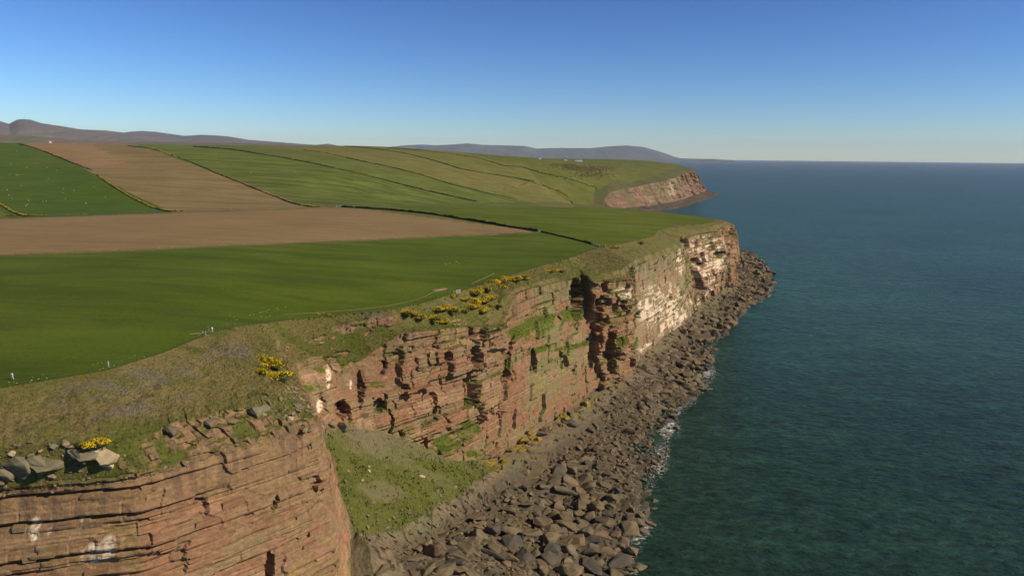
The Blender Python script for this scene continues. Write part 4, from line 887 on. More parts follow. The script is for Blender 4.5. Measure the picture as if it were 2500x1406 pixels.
for x in (-1.2, 1.2): 
    p_ = link('gate_post', me_box('gate_post', M_PALE, .3, .3, 2.2, bev=.03, z0=-.2), g, (x, 0, 0)); p_.rotation_euler = (0, .3, 0)
for z in (.4, .9, 1.4): link('rail', me_box('rail', M_PALE, 2.3, .08, .14), g, (0, 0, z))
q = ground(497, 819); g = thing_at('stile', q, 'pale wooden stile over the clifftop fence beside the couple', 'stile', .3)
for x, t_ in ((-.7, .6), (.3, -.6)):
    p_ = link('step_board', me_box('step_board', M_PALE, 1.7, .24, .10), g, (x, 0, .45)); p_.rotation_euler = (0, -t_, 0)
link('rail', me_box('rail', M_PALE, 2.6, .1, .12), g, (1.7, .5, .8)); link('post', POST2, g, (-.2, .2, 0)); link('post', POST2, g, (.5, -.2, 0)); link('rail', me_box('rail', M_PALE, 2.8, .1, .12), g, (-2.3, -.6, .75))

# ------------------------------------------------------------------ people
def skinned(name, verts, edges, radii, mat, parent, rootv=0, sub=2):
    me = bpy.data.meshes.new(name); me.from_pydata(verts, edges, []); o = bpy.data.objects.new(name, me); COL.objects.link(o)
    md = o.modifiers.new('s', 'SKIN'); 
    for k, r_ in enumerate(radii): me.skin_vertices[0].data[k].radius = (r_, r_)
    me.skin_vertices[0].data[rootv].use_root = True
    sd = o.modifiers.new('d', 'SUBSURF'); sd.levels = sd.render_levels = sub
    dg = bpy.context.evaluated_depsgraph_get(); nm = bpy.data.meshes.new_from_object(o.evaluated_get(dg)); nm.name = name
    bpy.data.objects.remove(o); nm.materials.clear(); nm.materials.append(mat); nm.polygons.foreach_set('use_smooth', np.ones(len(nm.polygons), bool))
    return link(name, nm, parent)
M_SKIN = mat_plain('skin', (.42, .25, .17), .6, .05)
def person(px, py, label, face, top, legs, hair, pose, scale=1.0, pack=None):
    q = hit(px, py); root = thing_at('person', q, label, 'person', face); root.scale = (scale,) * 3
    st, la, ra = pose   # stride, left / right hand offsets from the shoulder
    J = {'pel': (0, 0, .95), 'wst': (0, 0, 1.12), 'chs': (0, .0, 1.34), 'nck': (0, .01, 1.50), 'hd': (0, .03, 1.62), 'crn': (0, .02, 1.72)}
    for s_, nm, hand in ((-1, 'l', la), (1, 'r', ra)):
        J[nm + 'sh'] = (.19 * s_, 0, 1.42); J[nm + 'el'] = tuple(np.array(J[nm + 'sh']) + .5 * np.array(hand) + np.array([.05 * s_, -.04, -.06])); J[nm + 'ha'] = tuple(np.array(J[nm + 'sh']) + np.array(hand))
        J[nm + 'hp'] = (.10 * s_, 0, .90); J[nm + 'kn'] = (.11 * s_, st * s_ * .55 + .04, .50); J[nm + 'an'] = (.12 * s_, st * s_, .09); J[nm + 'to'] = (.13 * s_, st * s_ + .18, .04)
    ks = list(J); ix = {k: i for i, k in enumerate(ks)}
    E_ = [('pel', 'wst'), ('wst', 'chs'), ('chs', 'nck'), ('nck', 'hd'), ('hd', 'crn')]
    for nm in 'lr': E_ += [('chs', nm + 'sh'), (nm + 'sh', nm + 'el'), (nm + 'el', nm + 'ha'), ('pel', nm + 'hp'), (nm + 'hp', nm + 'kn'), (nm + 'kn', nm + 'an'), (nm + 'an', nm + 'to')]
    rad_ = {'pel': .13, 'wst': .12, 'chs': .14, 'nck': .055, 'hd': .095, 'crn': .07}
    def rr(k): return rad_.get(k, {'sh': .065, 'el': .045, 'ha': .042, 'hp': .095, 'kn': .062, 'an': .045, 'to': .04}[k[1:]] if k not in rad_ else 0)
    def sub_(keys, grow, name, mat):
        sel = [k for k in ks if k in keys]; m_ = {k: i for i, k in enumerate(sel)}
        return skinned(name, [J[k] for k in sel], [(m_[a], m_[b]) for a, b in E_ if a in m_ and b in m_], [rr(k) + grow for k in sel], mat, root, 0, 2)
    sub_(ks, 0, 'body', M_SKIN)
    sub_(['chs', 'wst', 'pel', 'lsh', 'rsh', 'lel', 'rel'], .022, 'shirt', top)
    sub_(['pel', 'lhp', 'rhp', 'lkn', 'rkn', 'lan', 'ran'], .024, 'trousers', legs)
    hm = bmesh.new(); bmesh.ops.create_icosphere(hm, subdivisions=2, radius=.125)
    for v in list(hm.verts):
        v.co = Vector((v.co.x * .92, v.co.y * 1.05 - .02, v.co.z * .95))
    bmesh.ops.delete(hm, geom=[v for v in hm.verts if v.co.z < -.03 and v.co.y > -.02], context='VERTS')
    h_ = bpy.data.meshes.new('hair'); hm.to_mesh(h_); hm.free(); h_.materials.append(hair); link('hair', h_, root, (0, .01, 1.665))
    for s_ in (-1, 1):
        link('shoe', me_box('shoe', M_SHOE, .11, .28, .1, bev=.03), root, (.125 * s_, st * s_ + .07, 0))
    if pack: link('rucksack', me_box('rucksack', pack, .34, .2, .5, bev=.06), root, (0, -.2, 1.02))
    return root
M_SHOE = mat_plain('shoe', (.08, .07, .06)); M_CREAM = mat_plain('cream_cotton', (.74, .66, .5), .9, .05); M_WHITE = mat_plain('white_cotton', (.78, .74, .66), .9, .05)
M_PJEAN = mat_plain('pale_denim', (.42, .45, .48), .9, .1); M_DARKC = mat_plain('dark_cloth', (.03, .035, .045), .9, .2); M_GREY = mat_plain('grey_cloth', (.22, .25, .27), .9, .1)
M_BROWNH = mat_plain('brown_hair', (.07, .04, .025), .8, .2); M_FAIR = mat_plain('fair_hair', (.36, .26, .14), .8, .2)
person(31, 927, 'person in cream top and pale jeans striding at the far left of the pasture', -1.4, M_CREAM, M_PJEAN, M_BROWNH, (.30, (-.05, -.15, -.48), (.05, .52, -.18)), 1.06, M_GREY)
person(265, 897.5, 'person in white shirt and pale trousers standing alone by the fence', 2.6, M_WHITE, M_PJEAN, M_FAIR, (.05, (-.22, .25, .12), (.08, .05, -.5)), 1.06)
person(508.5, 811, 'person in dark jacket on the left of the couple by the stile', -1.2, M_DARKC, M_GREY, M_FAIR, (.16, (-.06, .3, -.35), (.08, .1, -.5)), 1.04)
person(518.5, 810.5, 'person in white top on the right of the couple by the stile', 1.3, M_WHITE, M_PJEAN, M_BROWNH, (.08, (-.08, .28, -.36), (.08, .05, -.5)), 1.0)

# ------------------------------------------------------------------ sheep
M_WOOL = mat_plain('wool', (.62, .57, .46), .95, .12, 3); M_FACE = mat_plain('sheep_face', (.20, .17, .14), .9, .1)
bm = bmesh.new(); bmesh.ops.create_icosphere(bm, subdivisions=2, radius=1)
for v in bm.verts:
    c = v.co; k = .93 + .14 * float(vn(np.array(c.x * 3 + 7), np.array(c.y * 3 + c.z * 2), 5)); v.co = Vector((c.x * .62 * k, c.y * .30 * k, .62 + c.z * .30 * k - .06 * c.x * c.x))
SB_ = bpy.data.meshes.new('fleece'); bm.to_mesh(SB_); bm.free(); SB_.materials.append(M_WOOL)
bm = bmesh.new(); bmesh.ops.create_icosphere(bm, subdivisions=1, radius=1)
for v in bm.verts: v.co = Vector((.74 + v.co.x * .2, v.co.y * .1, .55 + v.co.z * .12 - .3 * v.co.x * .2))
SH_ = bpy.data.meshes.new('head'); bm.to_mesh(SH_); bm.free(); SH_.materials.append(M_FACE)
SLEG = me_box('leg', M_FACE, .08, .08, .42, z0=0)
SHEEP = [(17, 465), (30, 486), (22, 478), (53, 455), (40, 428), (45, 429), (115, 410), (105, 493), (68, 500), (64, 503), (113, 492), (155, 462), (153, 472), (180, 467), (230, 457), (258, 483), (66, 410), (138, 417), (24, 428), (70, 491), (27, 401), (118, 438), (160, 486), (210, 498), (42, 370), (528, 388), (530, 398), (612, 423), (880, 400), (815, 398), (720, 420), (1118, 411)]
cnt = {}
for k, (a, b) in enumerate(sorted(SHEEP)):
    q = hit(a, b); zone = ('upper left pasture' if b < 410 else 'lower left pasture') if a < 400 else ('striped hillside field' if a < 700 else 'olive hillside field')
    s_ = link('sheep', SB_, loc=q); s_.rotation_euler = (0, 0, rng.random() * 6.3); s_.scale = (1.5,) * 3
    cnt[zone] = cnt.get(zone, -1) + 1; tag(s_, 'white sheep grazing in the ' + zone + ', ' + ordw[cnt[zone]], 'sheep', 'sheep grazing on the hillside fields')
    link('head', SH_, s_)
    for x in (-.4, .38):
        for y in (-.14, .14): link('leg', SLEG, s_, (x, y, 0))

# ------------------------------------------------------------------ buildings far off
M_WALLW = mat_plain('white_render', (.78, .76, .72), .8, .04); M_SLATE = mat_plain('slate_roof', (.12, .12, .13), .7, .15); M_DARKG = mat_plain('window_glass', (.04, .05, .06), .2, .1)
def house(p, w_, d_, h_, label, rz=0, nm='farmhouse'):
    g = thing_at(nm, p, label, 'building', rz); link('wall', me_box('wall', M_WALLW, w_, d_, h_ + 2, z0=-2), g)
    me = bpy.data.meshes.new('roof'); a, b, r_ = w_ / 2 + .4, d_ / 2 + .4, d_ * .42
    me.from_pydata([(-a, -b, h_), (a, -b, h_), (a, b, h_), (-a, b, h_), (-a, 0, h_ + r_), (a, 0, h_ + r_)], [], [(0, 1, 5, 4), (2, 3, 4, 5), (0, 4, 3), (1, 2, 5), (0, 3, 2, 1)]); me.materials.append(M_SLATE); rf = link('roof', me, g)
    link('chimney', me_box('chimney', M_WALLW, .9, .9, r_ + 1.2), rf, (w_ * .3, 0, h_ + .2))
    for x in (-.3, 0, .3): link('window', me_box('window', M_DARKG, w_ * .12, .12, h_ * .35), g, (w_ * x, -d_ / 2 - .03, h_ * .35))
    return g
q = hit(1412, 394.2); house(q, 26, 10, 4, 'long white building on the crest of the far headland', .1)
q = hit(1381, 392.2); house(q, 10, 8, 5, 'small white house left of the long one on the crest')
q = hit(1318, 388.6); house(q, 7, 7, 6, 'lone house on the skyline above the top hedge')
def hillground(px, py):
    V = HV[:36]; X_, Y_ = project(V.reshape(-1, 3)); k = int(np.argmin((X_ - px) ** 2 + 4 * (Y_ - py) ** 2)); return V.reshape(-1, 3)[k].copy()
for k, (a, b, w_, h_, lb) in enumerate([(122, 352, 14, 26, 'tall white tower standing behind the left skyline'), (136, 353, 20, 7, 'low white house right of the white tower'), (182, 352.5, 22, 8, 'pale farmhouse farther right behind the left skyline'), (156, 352.5, 12, 6, 'small pale house between tower and farmhouse')]):
    house(hillground(a, b), w_, 12, h_, lb, .2, 'tower' if k == 0 else 'farmhouse')

# ------------------------------------------------------------------ boulders
bcols = {'greyish brown': C(.140, .108, .060), 'dark grey': C(.085, .072, .052), 'tan': C(.170, .126, .070), 'ochre lichened': C(.23, .165, .03), 'reddish brown': C(.17, .118, .065)}
def mat_boulder(nm, c):
    m_, N, L, B = nmat(nm); v = mapping(N, L, (.8, .8, .8)); oi = N.new('ShaderNodeObjectInfo')
    add = N.new('ShaderNodeVectorMath'); add.operation = 'ADD'; L.new(v, add.inputs[0]); L.new(oi.outputs['Location'], add.inputs[1])
    col_, f = ramp_noise(N, L, add.outputs[0], 1.1, [tuple(c * .62), tuple(c), tuple(np.minimum(c * 1.3, 1))], 7, .7); L.new(col_, B.inputs['Base Color']); B.inputs['Roughness'].default_value = .88; B.inputs['Specular IOR Level'].default_value = .2
    bump(N, L, f, B, .12, .8); return m_
BM = {k: mat_boulder('boulder_' + k.split()[0], v) for k, v in bcols.items()}
BM['pale cream'] = mat_boulder('boulder_cream', C(.40, .31, .18)); BM['grey'] = mat_boulder('boulder_grey', C(.165, .145, .085))
shapes = ['wedge shaped', 'flat slab', 'blocky', 'rounded', 'pointed', 'long', 'squat', 'lopsided']
def hull(seed, shape):
    r = random.Random(seed); bm = bmesh.new(); dims = {'wedge shaped': (1, .8, .6), 'flat slab': (1.15, .85, .30), 'blocky': (.9, .8, .7), 'rounded': (.9, .8, .65), 'pointed': (.85, .75, .85), 'long': (1.35, .6, .5), 'squat': (1.0, .9, .45), 'lopsided': (1.0, .75, .6)}[shape]
    ex = {'rounded': 2.2, 'pointed': 2.0}.get(shape, 4.5)
    for k in range(20 if shape == 'rounded' else 15):
        d = Vector((r.gauss(0, 1), r.gauss(0, 1), r.gauss(0, 1))); nrm = (abs(d.x) ** ex + abs(d.y) ** ex + abs(d.z) ** ex) ** (1 / ex); d /= nrm; d *= r.uniform(.82, 1.0)
        if shape == 'wedge shaped': d.z *= .55 + .45 * d.x
        if shape == 'pointed' and d.z > 0: d.x *= 1 - .6 * d.z; d.y *= 1 - .6 * d.z
        bm.verts.new((d.x * dims[0], d.y * dims[1], d.z * dims[2]))
    res = bmesh.ops.convex_hull(bm, input=bm.verts[:]); bmesh.ops.delete(bm, geom=[v for v in bm.verts if not v.link_faces], context='VERTS')
    bmesh.ops.dissolve_limit(bm, angle_limit=.30, verts=bm.verts[:], edges=bm.edges[:])
    bmesh.ops.bevel(bm, geom=bm.edges[:], offset=.055, segments=1, affect='EDGES', clamp_overlap=True); bmesh.ops.triangulate(bm, faces=bm.faces[:])
    V = np.array([v.co[:] for v in bm.verts]); F_ = np.array([[v.index for v in f.verts] for f in bm.faces]); bm.free(); return V, F_
HULL = {s_: [hull(700 + 13 * k + 101 * j, s_) for j in range(2)] for k, s_ in enumerate(shapes)}
BME = {}
def refine(V, F_, seed):
    bm = bmesh.new(); vs = [bm.verts.new(v) for v in V]; [bm.faces.new([vs[i] for i in f]) for f in F_]; bmesh.ops.subdivide_edges(bm, edges=bm.edges[:], cuts=2, use_grid_fill=True); bm.normal_update()
    for v in bm.verts:
        x, y, z = v.co; d = .16 * (float(fbm(np.array(x * 2.3 + z * 1.1 + 9), np.array(y * 2.3 - z * .7 + 3), seed, 3)) - .5) + .05 * (float(h2(np.floor(z * 4 + .3 * x), np.floor(2 * y), seed)) - .5)
        v.co += v.normal * d
    bmesh.ops.triangulate(bm, faces=bm.faces[:]); bm.verts.index_update(); V2 = np.array([v.co[:] for v in bm.verts]); F2 = np.array([[v.index for v in f.verts] for f in bm.faces]); bm.free(); return V2, F2
HULLF = {k: [refine(*h, 5 + i) for i, h in enumerate(hs)] for k, hs in HULL.items()}
def bmesh_for(s_, j, c):
    if (s_, j, c) not in BME: BME[(s_, j, c)] = mesh_np('boulder', HULLF[s_][j][0], HULLF[s_][j][1], BM[c])
    return BME[(s_, j, c)]
# hand placed first: px, py, half size in metres, shape, colour, yaw, label
BIG = [(1420, 1128, 5.2, 'long', 'greyish brown', .2, 'great shelf like boulder with a dark underside on the platform'), (1535, 1058, 4.8, 'blocky', 'greyish brown', .5, 'largest pale topped block beside the shore bend'), (1440, 1052, 3.6, 'blocky', 'dark grey', .2, 'tilted dark cube on the open platform'),
       (1245, 1252, 4.3, 'blocky', 'greyish brown', .4, 'big square block in front of the rock wall'), (1325, 1278, 5.0, 'flat slab', 'greyish brown', .1, 'broad flat slab near the bottom of the shore'), (1170, 1262, 3.8, 'flat slab', 'greyish brown', .9, 'tilted pale slab at the foot of the rock wall'),
       (1352, 1262, 3.8, 'blocky', 'greyish brown', .6, 'upright block right of the broad flat slab'), (1222, 1290, 3.0, 'wedge shaped', 'greyish brown', 1.2, 'wedge block below the big square one'), (1290, 1228, 4.0, 'flat slab', 'greyish brown', .7, 'smooth leaning slab above the broad flat one'), (1280, 1195, 2.6, 'blocky', 'dark grey', .3, 'small black block on the wet platform'),
       (1500, 1085, 4.2, 'pointed', 'greyish brown', .3, 'pointed boulder below the largest pale topped block'), (1610, 895, 5.5, 'flat slab', 'greyish brown', .2, 'big flat slab under the pale wall'), (1570, 900, 5.0, 'flat slab', 'dark grey', .8, 'dark tilted slab at the foot of the buttress'), (1690, 880, 4.5, 'flat slab', 'greyish brown', .1, 'long flat slab at the water under the pale wall'),
       (1395, 1035, 4.0, 'long', 'dark grey', .1, 'dark lens shaped slab below the ochre boulders'), (1275, 1075, 4.0, 'squat', 'ochre lichened', .2, 'broad yellow lichened block at the cliff foot'), (1195, 1135, 3.2, 'flat slab', 'ochre lichened', .4, 'yellow topped slab below the cliff corner'), (1230, 1128, 2.4, 'blocky', 'ochre lichened', 1, 'yellow block right of the yellow topped slab'),
       (1520, 1335, 2.6, 'blocky', 'greyish brown', .2, 'last block before the water at the bottom'), (1385, 1345, 4.6, 'flat slab', 'greyish brown', .2, 'low flat slab at the bottom edge of the shore'), (1400, 1395, 4.5, 'flat slab', 'tan', .3, 'tan slab cut by the bottom of the picture'), (1600, 1192, 1.8, 'rounded', 'dark grey', .2, 'lone rock awash in white foam'), (1560, 1345, 2.6, 'lopsided', 'dark grey', .4, 'half drowned rock right of the bottom shore'), (1672, 1072, 1.6, 'rounded', 'dark grey', .1, 'small drowned rock offshore below the bend'), (1655, 1045, 1.6, 'lopsided', 'dark grey', .1, 'small rock awash just off the shore bend'),
       # near headland broken band
       (45, 1146, 4.0, 'blocky', 'grey', .5, 'grey slab at far left with a deep black hollow beside it'), (85, 1140, 3.6, 'blocky', 'grey', .7, 'second grey slab from the left on the broken ledge'), (130, 1132, 4.2, 'flat slab', 'grey', .5, 'large smooth grey slab in the middle of the broken ledge'), (185, 1120, 3.6, 'blocky', 'dark grey', .4, 'dark block overhanging a black shadow on the ledge'),
       (225, 1112, 3.8, 'flat slab', 'grey', .5, 'grey slab left of the whitened cracked rock'), (270, 1098, 3.2, 'flat slab', 'pale cream', .6, 'whitened cracked slab at the end of the ledge'), (5, 1165, 3.0, 'blocky', 'grey', .5, 'grey block cut by the left edge of the picture'), (262, 1125, 1.8, 'blocky', 'pale cream', .6, 'small whitened stones below the cracked slab'),
       (28, 1106, .9, 'rounded', 'pale cream', 0, 'pale round stone above the grey slabs at left'), (131, 1090, 1.0, 'rounded', 'grey', 0, 'round grey stone above the smooth grey slab'), (449, 1128, 1.3, 'pointed', 'tan', .3, 'pale pointed stone on the rim of the near cliff'),
       (620, 1020, 2.6, 'blocky', 'grey', .3, 'largest grey block in the tumbled band'), (645, 1012, 2.0, 'rounded', 'grey', .3, 'rounded grey block right of the largest one'), (505, 1045, 2.0, 'blocky', 'greyish brown', .3, 'square brown block in the tumbled band'), (415, 1065, 2.2, 'blocky', 'greyish brown', .3, 'dark cleft block at the left of the tumbled band'), (715, 1045, 1.7, 'pointed', 'greyish brown', .3, 'triangular stone near the cliff corner'), (708, 1024, 1.2, 'rounded', 'pale cream', .3, 'white spotted stone near the cliff corner'), (560, 1035, 1.8, 'long', 'reddish brown', .2, 'long reddish stone in the tumbled band'),
       # recess and fan
       (835, 1045, 3.8, 'blocky', 'grey', .3, 'big square striped block wedged at the head of the grass fan'), (808, 1040, 2.6, 'pointed', 'grey', .4, 'pointed block left of the striped one at the fan head'), (900, 1150, 1.3, 'rounded', 'pale cream', 1.2, 'upright pale stone on the grass fan'), (1028, 1163, 1.8, 'lopsided', 'pale cream', .2, 'large pale boulder on the right of the grass fan'), (841, 1175, 1.3, 'blocky', 'grey', .2, 'grey stone beside the near cliff on the fan'), (885, 1172, .8, 'rounded', 'pale cream', 0, 'little pale stone on the left of the fan'), (897, 1262, 1.3, 'blocky', 'grey', .3, 'dark stone low on the grass fan'), (960, 1265, 1.3, 'blocky', 'tan', .3, 'tan stone low on the grass fan'), (900, 1138, .7, 'rounded', 'pale cream', 0, 'small stone just above the upright pale one'),
       (1366, 775, 3.0, 'pointed', 'grey', .3, 'upright grey spike on the grassy ledge of the olive wall')]
def place(pos, nz, s_, j, c, size, yaw, label, group, sink=.25):
    o = link('boulder', bmesh_for(s_, j, c), loc=(pos[0], pos[1], pos[2] + size * .30 - size * sink)); o.scale = (size, size * rng.uniform(.85, 1.1), size * rng.uniform(.62, 1.0))
    o.rotation_euler = (rng.normal(0, .22), rng.normal(0, .22), yaw); tag(o, label, 'boulder', group); return o
taken = []
for (a, b, sz, s_, c, yaw, lb) in BIG:
    nearband = b > 985 and a < 790
    b -= (13 if c != 'pale cream' else -6) if nearband and sz > 1.5 else 0
    k = lhit(a, b, 1.3 if nearband else 3, 3.2 if nearband else 9.5); p = FIN[k]
    ob_ = place(p, 1, s_, 0, c, sz * (1.15 if nearband else 1), yaw, lb, None, .42 if nearband and sz > 1.5 else .18)
    if nearband and sz > 1.5: ob_.rotation_euler = (.35 + rng.normal(0, .1), .25 + rng.normal(0, .1), yaw); taken.append((p[0], p[1], sz))
taken = np.array(taken)
# the boulder field: dart throwing over the platform
reg = (FVf > 6.15) & (FVf < 9.25) & (FTf > 4.5) & (FTf < 26.3) & ~((FVf < 7.05) & (FTf > 5.8) & (FTf < 11.6)) & (FIN[:, 2] > -1.2)
area = np.linalg.norm(np.cross(du, dv), axis=-1).ravel(); wgt = np.where(reg, area, 0)
dens = np.maximum(sst(6.3, 7.6, FVf), .8 * sst(7.0, 7.2, FVf) * sst(6.8, 7.5, FTf) * (1 - sst(11, 12, FTf))) * (.5 + .9 * sst(7.4, 8.4, FVf)) * (1 - sst(9.0, 9.3, FVf) * .6) * np.where(FTf < 11, 1.4, 1.0)
bare = fbm(FIN[:, 0] * .03, FIN[:, 1] * .03, 601, 3); dens = dens * (.25 + .75 * sst(.38, .52, bare + .25 * (FVf - 7.6)))
dens = dens * (1 - .85 * (1 - sst(7.5, 7.9, FVf + .5 * (bare - .5))) * sst(10.0, 10.8, FTf) * (1 - sst(14.2, 15.2, FTf)))
dens = np.where((FTf > 12) & (FTf < 15.5) & (FVf < 7.0) , dens + .8, dens)
prob = wgt * dens; prob /= prob.sum()
cand = rng.choice(len(FIN), size=22000, p=prob)
szs = .55 + 2.7 * rng.random(22000) ** 2.8; szs *= np.where(FTf[cand] < 10.5, 1.05, 1.1) * np.where(FD[cand] > 600, 1.25, 1)
patch = fbm(FIN[cand, 0] * .035, FIN[cand, 1] * .035, 605, 3); szs *= .6 + .95 * sst(.35, .65, patch); o_ = np.argsort(-szs); szs = szs[o_]; cand = cand[o_]
cell = {}; acc = []
for p_, sz in [((t[0], t[1]), t[2]) for t in taken]: cell.setdefault((int(p_[0] // 6), int(p_[1] // 6)), []).append((p_[0], p_[1], sz * .8))
for k, sz in zip(cand, szs):
    x, y = FIN[k, 0], FIN[k, 1]; cx_, cy_ = int(x // 6), int(y // 6); ok = True
    for ax in (-1, 0, 1):
        for ay in (-1, 0, 1):
            for (qx, qy, qs) in cell.get((cx_ + ax, cy_ + ay), ()):
                if (qx - x) ** 2 + (qy - y) ** 2 < (.60 * (qs + sz)) ** 2: ok = False; break
            if not ok: break
        if not ok: break
    if ok: cell.setdefault((cx_, cy_), []).append((x, y, sz)); acc.append((k, sz))
app = np.array([sz / FD[k] if (-30 < FX[k] < 2530 and FY[k] < 1420) else 0 for k, sz in acc]); order = np.argsort(-app)
zones = [(8.3, 'below the grass fan'), (9.6, 'below the brown wall'), (11, 'below the recessed cliff'), (12.6, 'below the cliff corner'), (14.2, 'under the left olive wall'), (16.2, 'under the right olive wall'), (18.5, 'under the red buttress'), (20, 'under the left pale wall'), (21.5, 'under the right pale wall'), (23, 'below the far cave'), (27, 'round the far point')]
ck = list(bcols); labels_seen = {}; stuffV = []; stuffF = []; stuffC = []; off = 0; pend = []
for n_, oi_ in enumerate(order):
    k, sz = acc[oi_]; p = FIN[k]; si = int(rng.integers(8)) if sz < 2.4 else [0, 1, 1, 2, 5, 2][int(rng.integers(6))]; s_ = shapes[si]; j = int(rng.integers(2))
    wet = FVf[k] > 8.75; ochre = (12.2 < FTf[k] < 15.3 and FVf[k] < 7.1 and rng.random() < .55) or (10 < FTf[k] < 13 and FVf[k] < 6.7 and rng.random() < .5)
    c = 'ochre lichened' if ochre else ('dark grey' if wet and rng.random() < .35 else ck[[0, 0, 0, 0, 2, 0, 2, 1, 0, 4][int(rng.integers(10))]])
    if n_ < 262 and app[oi_] > 0: pend.append((k, sz, s_, j, c)); continue
    V, F_ = HULL[s_][j]; a_ = rng.random() * 6.28; ca, sa = math.cos(a_), math.sin(a_); t1_, t2_ = rng.normal(0, .2, 2)
    Vv = V * np.array([sz, sz * rng.uniform(.8, 1.1), sz * rng.uniform(.8, 1.15)]); Vv = np.stack([Vv[:, 0] * ca - Vv[:, 1] * sa, Vv[:, 0] * sa + Vv[:, 1] * ca, Vv[:, 2] + t1_ * Vv[:, 0] + t2_ * Vv[:, 1]], 1) + p + np.array([0, 0, .08 * sz])
    stuffV.append(Vv); stuffF.append(F_ + off); off += len(V); stuffC.append(np.tile(bcols[c] * rng.uniform(.8, 1.15), (len(V), 1)))
pend.sort(key=lambda t: FX[t[0]])
keyed = {}
for t in pend:
    k, sz, s_, j, c = t; zn = next(nm for lim, nm in zones if FTf[k] <= lim)
    where = 'at waterline' if FVf[k] > 8.7 else ('mid shore' if FVf[k] > 7.5 else 'near cliff')
    keyed.setdefault((('big ' if sz > 2.1 else ('small ' if sz < 1.2 else '')), c, s_, zn, where), []).append(t)

for key, ts in keyed.items():
    for n_, (k, sz, s_, j, c) in enumerate(ts):
        lb = f'{key[0]}{c} {s_} boulder {key[4]} {key[3]}' + ('' if len(ts) == 1 else ', ' + ordw[n_])
        place(FIN[k], 1, s_, j, c, sz, rng.random() * 6.3, lb, 'boulders strewn along the shore')
o = link('shore_rubble', mesh_np('shore_rubble', np.concatenate(stuffV), np.concatenate(stuffF), M_SHORE, {'tint': np.concatenate(stuffC)})); tag(o, 'smaller boulders and rubble covering the shore', kind='stuff')
print('boulders', len(acc), 'stuff tris', sum(len(f) for f in stuffF))

# loose stones in the broken turf bands (small, one rubble mesh) and pale stones along the path
def rubble(name, label, idx, sizes, tints):
    V_ = []; F__ = []; C_ = []; o_ = 0
    for k, sz, c in zip(idx, sizes, tints):
        V, F_ = HULL[shapes[int(rng.integers(8))]][int(rng.integers(2))]; a_ = rng.random() * 6.28; ca, sa = math.cos(a_), math.sin(a_)
        Vv = V * sz; Vv = np.stack([Vv[:, 0] * ca - Vv[:, 1] * sa, Vv[:, 0] * sa + Vv[:, 1] * ca, Vv[:, 2]], 1) + FIN[k] + np.array([0, 0, .05 * sz]); V_.append(Vv); F__.append(F_ + o_); o_ += len(V); C_.append(np.tile(c, (len(V), 1)))
    o = link(name, mesh_np(name, np.concatenate(V_), np.concatenate(F__), M_SHORE, {'tint': np.concatenate(C_)})); tag(o, label, kind='stuff')
def choose(mask, n, w_=None):
    p = np.where(mask, area * (1 if w_ is None else w_), 0); p /= p.sum(); return rng.choice(len(FIN), n, p=p)
bandm = (FVf > 1.95) & (FVf < 3.02) & (FTf < 5.6); cl_ = sst(.45, .6, fbm(FIN[:, 0] * .07, FIN[:, 1] * .07, 611, 3))
idx = choose(bandm, 520, cl_ + .05); rubble('broken_stones', 'broken stones in the turf above the near cliff', idx, .22 + 1.2 * rng.random(520) ** 3, [C(.20, .15, .088) * rng.uniform(.7, 1.3) for _ in idx])
bandm = (FVf > 6.3) & (FVf < 7.1) & (FTf > 6.5) & (FTf < 11.6)
idx = choose(bandm, 130, (FVf > 6.75) * 1.0 + .12); rubble('broken_stones', 'broken stones at the foot of the grass fan', idx, .25 + 1.1 * rng.random(130) ** 3, [C(.17, .135, .085) * rng.uniform(.6, 1.4) for _ in idx])
STN = [(562, 771), (572, 774), (553, 779), (575, 782), (580, 781), (566, 784), (572, 790), (553, 791), (558, 792), (611, 770), (619, 768), (634, 764), (640, 763), (649, 761), (655, 758), (678, 752), (676, 754), (680, 757), (698, 750), (638, 774), (650, 776), (659, 772), (80, 922), (77, 929), (74, 933), (94, 926), (114, 924), (41, 936), (22, 934), (33, 933), (105, 915), (238, 888), (228, 891), (248, 887), (297, 881), (316, 874), (244, 903), (252, 900), (278, 893), (330, 868), (352, 873), (1086, 644), (1089, 646), (1098, 642), (1115, 640), (1120, 644), (1580, 562), (1585, 562.5), (1440, 585.5)]
cnt = {}
for k, (a, b) in enumerate(sorted(STN)):
    q = hit(a, b); s_ = .22 if a < 600 else (.32 if a < 1000 else .6); o = link('stone', bmesh_for('squat' if k % 2 else 'rounded', k % 2, 'pale cream'), loc=q + np.array([0, 0, .12])); o.scale = (s_ * 1.3, s_ * .8, s_ * .7); o.rotation_euler = (0, 0, k * 1.7)
    wh = 'in the grass beside the far left walker' if a < 150 else ('in the grass near the lone person' if a < 400 else ('in the pasture above the headland fence' if a < 800 else 'on the pasture towards the far point')); cnt[wh] = cnt.get(wh, -1) + 1
    tag(o, f'pale stone {wh}, ' + ordw[cnt[wh]], 'stone', 'pale stones on the clifftop pasture')

